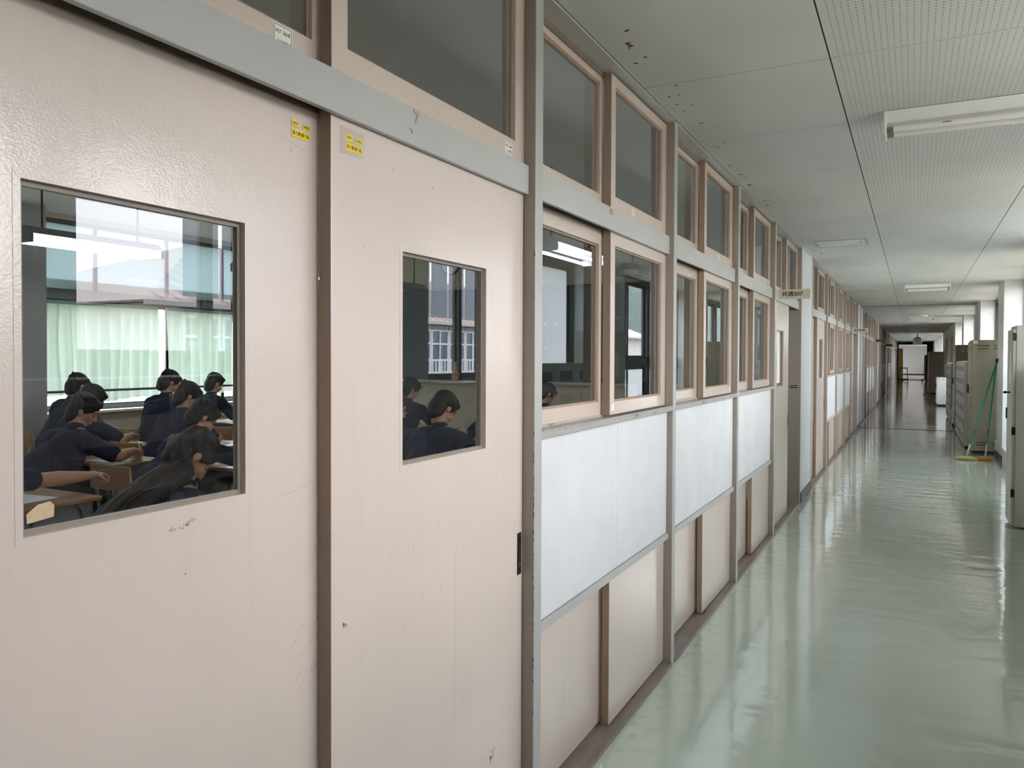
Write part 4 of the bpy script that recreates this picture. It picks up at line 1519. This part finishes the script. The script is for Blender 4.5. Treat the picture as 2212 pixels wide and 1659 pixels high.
def shoe_locker(x0, x1, y0, y1, h, cols, rows, label, frac=(.2, .8), mat_=None):
    e = empty('shoe_locker', ((x0 + x1) / 2, (y0 + y1) / 2, 0))
    tag(e, label, 'shoe locker', 'shoe lockers along the windows')
    w, d = (x1 - x0) / 2, (y1 - y0) / 2
    MB().box(-w, w, -d, d, .03, h).build('body', mat_ or M_LOCKG, e, bevel=.005)
    MB().box(-w + .02, w, -d + .01, d - .01, 0, .03).build('plinth', M_BLACK, e)
    ch, cw = (h - .09) / rows, (2 * d - .03) / cols
    for i in range(cols):
        for j in range(rows):
            a, z = -d + .015 + i * cw, .06 + j * ch
            dr = MB().box(-w - .014, -w - .0005, a + .004, a + cw - .004, z + .004, z + ch - .004).build('door', mat_ or M_LOCKG, e)
            MB().box(-w - .0165, -w - .0142, a + cw * frac[0], a + cw * frac[1], z + ch * .35, z + ch * .78).build('door_window', M_WIN, dr)
    return e


shoe_locker(1.80, 2.30, 15.06, 17.9, 1.455, 4, 6, 'grey shoe locker just behind the tan locker, rows of dark windows')
shoe_locker(1.80, 2.25, 20.25, 23.0, 1.40, 3, 6, 'grey shoe locker behind the brown locker, column of dark squares')

shoe_locker(1.90, 2.17, .50, 4.05, 1.40, 5, 6, 'grey shoe locker opposite the sliding doors, mirrored dimly in their panes')
shoe_locker(1.90, 2.17, 4.96, 5.90, 1.30, 2, 6, 'lower grey shoe locker past the near column, outside the right edge')
shoe_locker(1.90, 2.17, 5.93, 7.95, 1.44, 4, 6, 'taller grey shoe locker next to the cut off steel locker')

# white cabinet
e = empty('white_cabinet', (1.855, 28.15, 0))
tag(e, 'waist high white metal cabinet with dark top and two dark knobs', 'cabinet')
MB().box(-.155, .155, -.16, .35, .05, .915).build('body', M_LAMPB, e, bevel=.008)
MB().box(-.14, .14, -.14, .33, 0, .05).build('base', M_BLACK, e)
MB().box(-.165, .165, -.17, .36, .915, .945).build('top', M_DKSTEEL, e, bevel=.004)
dr = MB().box(-.178, -.157, -.14, .34, .10, .89).build('door', M_LAMPB, e, bevel=.004)
MB().box(-.195, -.179, -.12, -.09, .55, .70).build('handle', M_DKSTEEL, dr)
MB().tube((-.10, -.168, .86), (-.10, -.161, .86), .014).build('knob', M_BLACK, e)
MB().tube((.01, -.168, .835), (.01, -.161, .835), .014).build('knob', M_BLACK, e)
MB().tube((.155, .0, .46), (.32, .0, .46), .014).tube((.155, 0, .02), (.32, 0, .02), .014).build('pipe', M_BLACK, e)

# mops leaning on the column
M_GREEN = pmat('green_mop_handle', (20, 132, 98), .35)
M_MOPY = pmat('yellowed_mop_yarn', (178, 170, 112), .95, var=(40, .35))
M_MOPO = pmat('orange_mop_yarn', (186, 124, 46), .95, var=(40, .4))
M_TAPE = pmat('dark_handle_label', (40, 60, 80), .5)


def mop(base, top, mat_, label, w, d):
    e = empty('mop', base)
    tag(e, label, 'mop', 'mops by the locker')
    v = Vector(top) - Vector(base)
    L = v.length
    n = v.normalized()
    s0 = Vector((0, 0, .035)) + n * .02
    MB().tube(s0, s0 + n * .19, .014, .011).build('socket', pmat('grey_mop_socket', (168, 164, 152), .5), e, smooth=True)
    hnd = MB().tube(s0 + n * .19, n * (L - .07), .0125, n=14).build('handle', M_GREEN, e, smooth=True)
    MB().tube(n * (L - .07), n * L, .0145, n=14).build('grip_end', M_BLACK, hnd, smooth=True)
    MB().tube(s0 + n * .36, s0 + n * .42, .0131, n=14).build('label_band', M_TAPE, hnd)
    y = MB()
    rr = random.Random(int(w * 1000))
    y.ball((0, 0, .028), (w * .6, d * .6, .022), seg=20)
    for i in range(90):
        a = rr.uniform(0, 2 * math.pi)
        q = rr.uniform(.55, 1.0)
        x1, y1 = w * q * math.cos(a), d * q * math.sin(a)
        z1 = rr.uniform(.006, .016)
        y.path([(x1 * .12, y1 * .12, .045), (x1 * .55, y1 * .55, .040 + rr.uniform(-.004, .006)), (x1 * .9, y1 * .9, z1 + .012), (x1, y1, z1)], [.007, .009, .009, .005], 6)
    y.build('yarn_head', mat_, e, smooth=True)
    return e


mop((1.735, 13.28, 0), (2.165, 13.86, 1.50), M_MOPY, 'green handled mop with yellowed head, left of the pair', .155, .10)
mop((1.985, 13.36, 0), (2.167, 14.02, 1.50), M_MOPO, 'green handled mop with orange head, right of the pair', .10, .09)

# small things far off
e = empty('wire_stand', (1.74, 18.7, 0))
tag(e, 'thin white folding stand leaning by the shoe locker foot', 'stand')
for a, b_ in (((-.06, 0, .01), (.035, .1, .50)), ((.00, -.1, .01), (.055, .0, .50))):
    MB().tube(a, b_, .008, n=8).build('rod', M_STK, e, smooth=True)
MB().tube((.035, .1, .50), (.055, 0, .50), .008, n=8).build('cross_rod', M_STK, e)
e = empty('floor_rag', (1.55, 36.5, 0))
tag(e, 'pale yellowish rag lying before the far olive locker', 'rag')
b = MB()
for i in range(7):
    b.ball((.07 * math.sin(i * 2.1), .16 * math.cos(i * 1.3), .02), (.11, .13, .022 + .006 * (i % 3)), seg=10)
b.build('cloth', M_MOPY, e, smooth=True)
e = empty('wooden_stool', (.40, 57.5, 0))
tag(e, 'dark high stool at the end of the corridor, before the lobby', 'stool')
MB().box(-.22, .28, -.2, .2, .84, .90).build('seat', M_DARK, e)
for sx, sy in ((-.2, -.17), (.25, -.17), (-.2, .17), (.25, .17)):
    MB().tube((sx * 1.25, sy * 1.2, 0), (sx, sy, .84), .022).build('leg', M_DARK, e)
MB().box(-.27, .30, -.2, -.17, .04, .16).build('foot_rail', M_DARK, e)
e = empty('upright_pole', (.33, 58.6, 0))
tag(e, 'thin dark pole standing behind the dark stool', 'pole')
MB().tube((0, 0, 0), (.03, 0, 1.35), .02).build('shaft', M_DARK, e)
MB().tube((0, 0, 0), (0, 0, .03), .12).build('foot', M_DARK, e)
e = empty('yellow_curtain', (.22, YE + .35, 0))
tag(e, 'narrow yellow curtain hanging at the left of the end doorway', 'curtain')
b = MB()
pts = []
for i in range(25):
    pts.append((-.14 + .28 * i / 24, .02 * math.sin(i * 1.3), .01))
pts += [(p[0], p[1] + .012, .01) for p in reversed(pts)]
b.poly(pts, (0, 0, 2.2))
b.build('cloth', pmat('yellow_cloth', (206, 176, 96), .8), e)
e = empty('dark_cabinet', (1.85, 58.4, 0))
tag(e, 'dark tall cabinet with grey side by the end doorway', 'cabinet')
MB().box(-.12, .32, -.3, .3, .04, 1.75).build('body', M_DARK, e)
MB().box(-.20, -.121, -.3, .3, .10, 1.73).build('door', pmat('grey_cabinet_door', (112, 108, 104), .5), e)
MB().box(-.12, .32, -.28, .28, 0, .04).build('base', M_BLACK, e)
MB().box(-.34, -.21, -.1, .1, .06, .12).tube((-.32, -.1, .06), (-.32, .1, .06), .05).build('castor', M_BLACK, e)

# ------------------------------------------------------------------ wear: tape residue, chips, scratches with a shape of their own
M_RES = pmat('pale_tape_residue', (208, 200, 178), .8, var=(60, .15))
M_RESB = pmat('brown_tape_residue', (176, 152, 116), .8, var=(60, .2))
M_CHIP = pmat('red_brown_undercoat', (98, 62, 54), .7, var=(40, .3))
M_SCUFF = pmat('grey_rubber_scuff', (184, 169, 160), .6)
M_HAIRLINE = pmat('pale_glass_scratch', (112, 118, 124), .5)


def at_y(xf, y):
    """the door or trim whose corridor face lies at xf and spans y"""
    best = None
    for o in COL.objects:
        if o.parent is None and o.type == 'MESH' and o.get('kind') == 'structure' and o.name.split('_')[0] in ('door', 'trim'):
            xs = [v.co.x for v in o.data.vertices]
            ys = [v.co.y for v in o.data.vertices]
            if abs(max(xs) - xf) < 5e-4 and min(ys) < y < max(ys):
                zs = [v.co.z for v in o.data.vertices]
                if best is None or max(zs) - min(zs) < best[0]:
                    best = (max(zs) - min(zs), o)
    return best[1]


def flakes(name, parent, xf, pts, mat_, rnd, size, n, flat=.0004):
    """irregular scraps scattered along a line of points on a face that looks along +X"""
    b = MB()
    for i in range(n):
        t = rnd.random() * (len(pts) - 1)
        k = int(t)
        q = t - k
        y = pts[k][0] * (1 - q) + pts[min(k + 1, len(pts) - 1)][0] * q + rnd.gauss(0, size * .6)
        z = pts[k][1] * (1 - q) + pts[min(k + 1, len(pts) - 1)][1] * q + rnd.gauss(0, size * .6)
        s = size * rnd.uniform(.35, 1.0)
        m_ = rnd.randint(5, 7)
        ring = []
        for j in range(m_):
            a = 2 * math.pi * j / m_
            rr_ = s * rnd.uniform(.5, 1.1)
            ring.append((xf + .0001 + .00003 * (i % 5), y + rr_ * math.cos(a) * .8, z + rr_ * math.sin(a)))
        b.poly(ring, (flat, 0, 0))
    o = b.build(name, mat_, parent)
    o['kind'] = 'stuff'
    return o


rw = random.Random(11)
d1, d2 = at_y(-.08, .9), at_y(-.04, 1.7)
flakes('tape_residue', d1, -.08, [(.885, 1.205), (.915, 1.207), (.935, 1.215)], M_SCUFF, rw, .0028, 44)
flakes('tape_residue', d2, -.04, [(2.082, .995), (2.118, .992)], M_RES, rw, .007, 26)
flakes('tape_residue', d2, -.04, [(1.285, .925), (1.300, .932)], M_RESB, rw, .006, 9)
flakes('knock_mark', d2, -.04, [(1.93, .335), (1.955, .355)], M_SCUFF, rw, .009, 12)
lt = [o for o in COL.objects if o.type == 'MESH' and o.parent is None and o.name.startswith('trim') and o.data.materials and o.data.materials[0] == M_LINTEL
      and abs(max(v.co.x for v in o.data.vertices) + .022) < 1e-3 and min(v.co.y for v in o.data.vertices) < 1.5]
flakes('tape_residue', lt[0], -.022, [(1.515, 2.078), (1.535, 2.078), (1.528, 2.060), (1.520, 2.050)], M_RESB, rw, .0036, 26)
flakes('tape_residue', lt[0], -.022, [(1.495, 2.036), (1.513, 2.026), (1.510, 2.036)], M_RESB, rw, .003, 14)


def strokes(name, parent, xf, lines, mat_, w):
    b = MB()
    for pts in lines:
        for (y0, z0), (y1, z1) in zip(pts[:-1], pts[1:]):
            d = Vector((0, y1 - y0, z1 - z0))
            if d.length < 1e-6:
                continue
            nn = Vector((0, -d.z, d.y)).normalized() * w
            b.poly([(xf + .0001, y0 - nn.y, z0 - nn.z), (xf + .0001, y1 - nn.y, z1 - nn.z), (xf + .0001, y1 + nn.y, z1 + nn.z), (xf + .0001, y0 + nn.y, z0 + nn.z)], (.0002, 0, 0))
    o = b.build(name, mat_, parent)
    o['kind'] = 'stuff'
    return o


L = []
for i in range(9):
    y, z = rw.uniform(1.17, 1.245), rw.uniform(.80, 1.0)
    L.append([(y, z), (y + .012, z + .006 + rw.uniform(-.003, .006)), (y + .022, z + .016)])
L.append([(1.13, 1.222), (1.19, 1.228), (1.226, 1.236), (1.235, 1.24)])
L.append([(1.145, 1.936), (1.185, 1.926), (1.215, 1.921)])
strokes('scuff_line', d1, -.08, L, M_SCUFF, .0005)
L = []
for i in range(12):
    y, z = rw.uniform(1.32, 2.05), rw.uniform(.3, 1.15)
    a = rw.uniform(-1, 1)
    L.append([(y, z), (y + .02 * a, z + rw.uniform(.004, .04))])
L.append([(1.735, .98), (1.736, .70), (1.735, .52)])
strokes('scuff_line', d2, -.04, L, M_SCUFF, .00035)
# hairline scratches in the nearest pane
L = []
for i in range(26):
    y, z = rw.uniform(.67, .99), rw.uniform(1.26, 1.50)
    ln, a = rw.uniform(.02, .09), rw.uniform(-.25, .25)
    L.append([(y, z), (y + ln * .5, z + ln * .5 * a + .001), (min(1.04, y + ln), z + ln * a)])
L.append([(.735, 1.447), (.742, 1.433), (.756, 1.424), (.772, 1.421)])
for i in range(14):
    y, z = rw.uniform(.72, .98), rw.uniform(1.40, 1.50)
    L.append([(y, z), (y + rw.uniform(-.004, .004), z + rw.uniform(.01, .04))])
strokes('scratch', d1, -.098, L, M_HAIRLINE, .00006)

# paint knocked off the edge of the first post
p1 = [o for o in COL.objects if o.type == 'MESH' and o.parent is None and o.data.materials and o.data.materials[0] == M_POST and abs(min(v.co.y for v in o.data.vertices) - 2.134) < 1e-3][0]
b = MB()
for i in range(46):
    z = rw.choice((rw.uniform(.30, 1.12), rw.uniform(.70, 1.05), rw.uniform(.2, 1.9)))
    h, w = rw.uniform(.003, .016), rw.uniform(.0012, .0042)
    b.poly([(-.0005, 2.1338, z), (-.0005 - w, 2.1338, z + h * .2), (-.0005 - w * .7, 2.1338, z + h * .8), (-.0005, 2.1338, z + h)], (0, -.0002, 0))
o = b.build('chipped_paint', M_CHIP, p1)
o['kind'] = 'stuff'
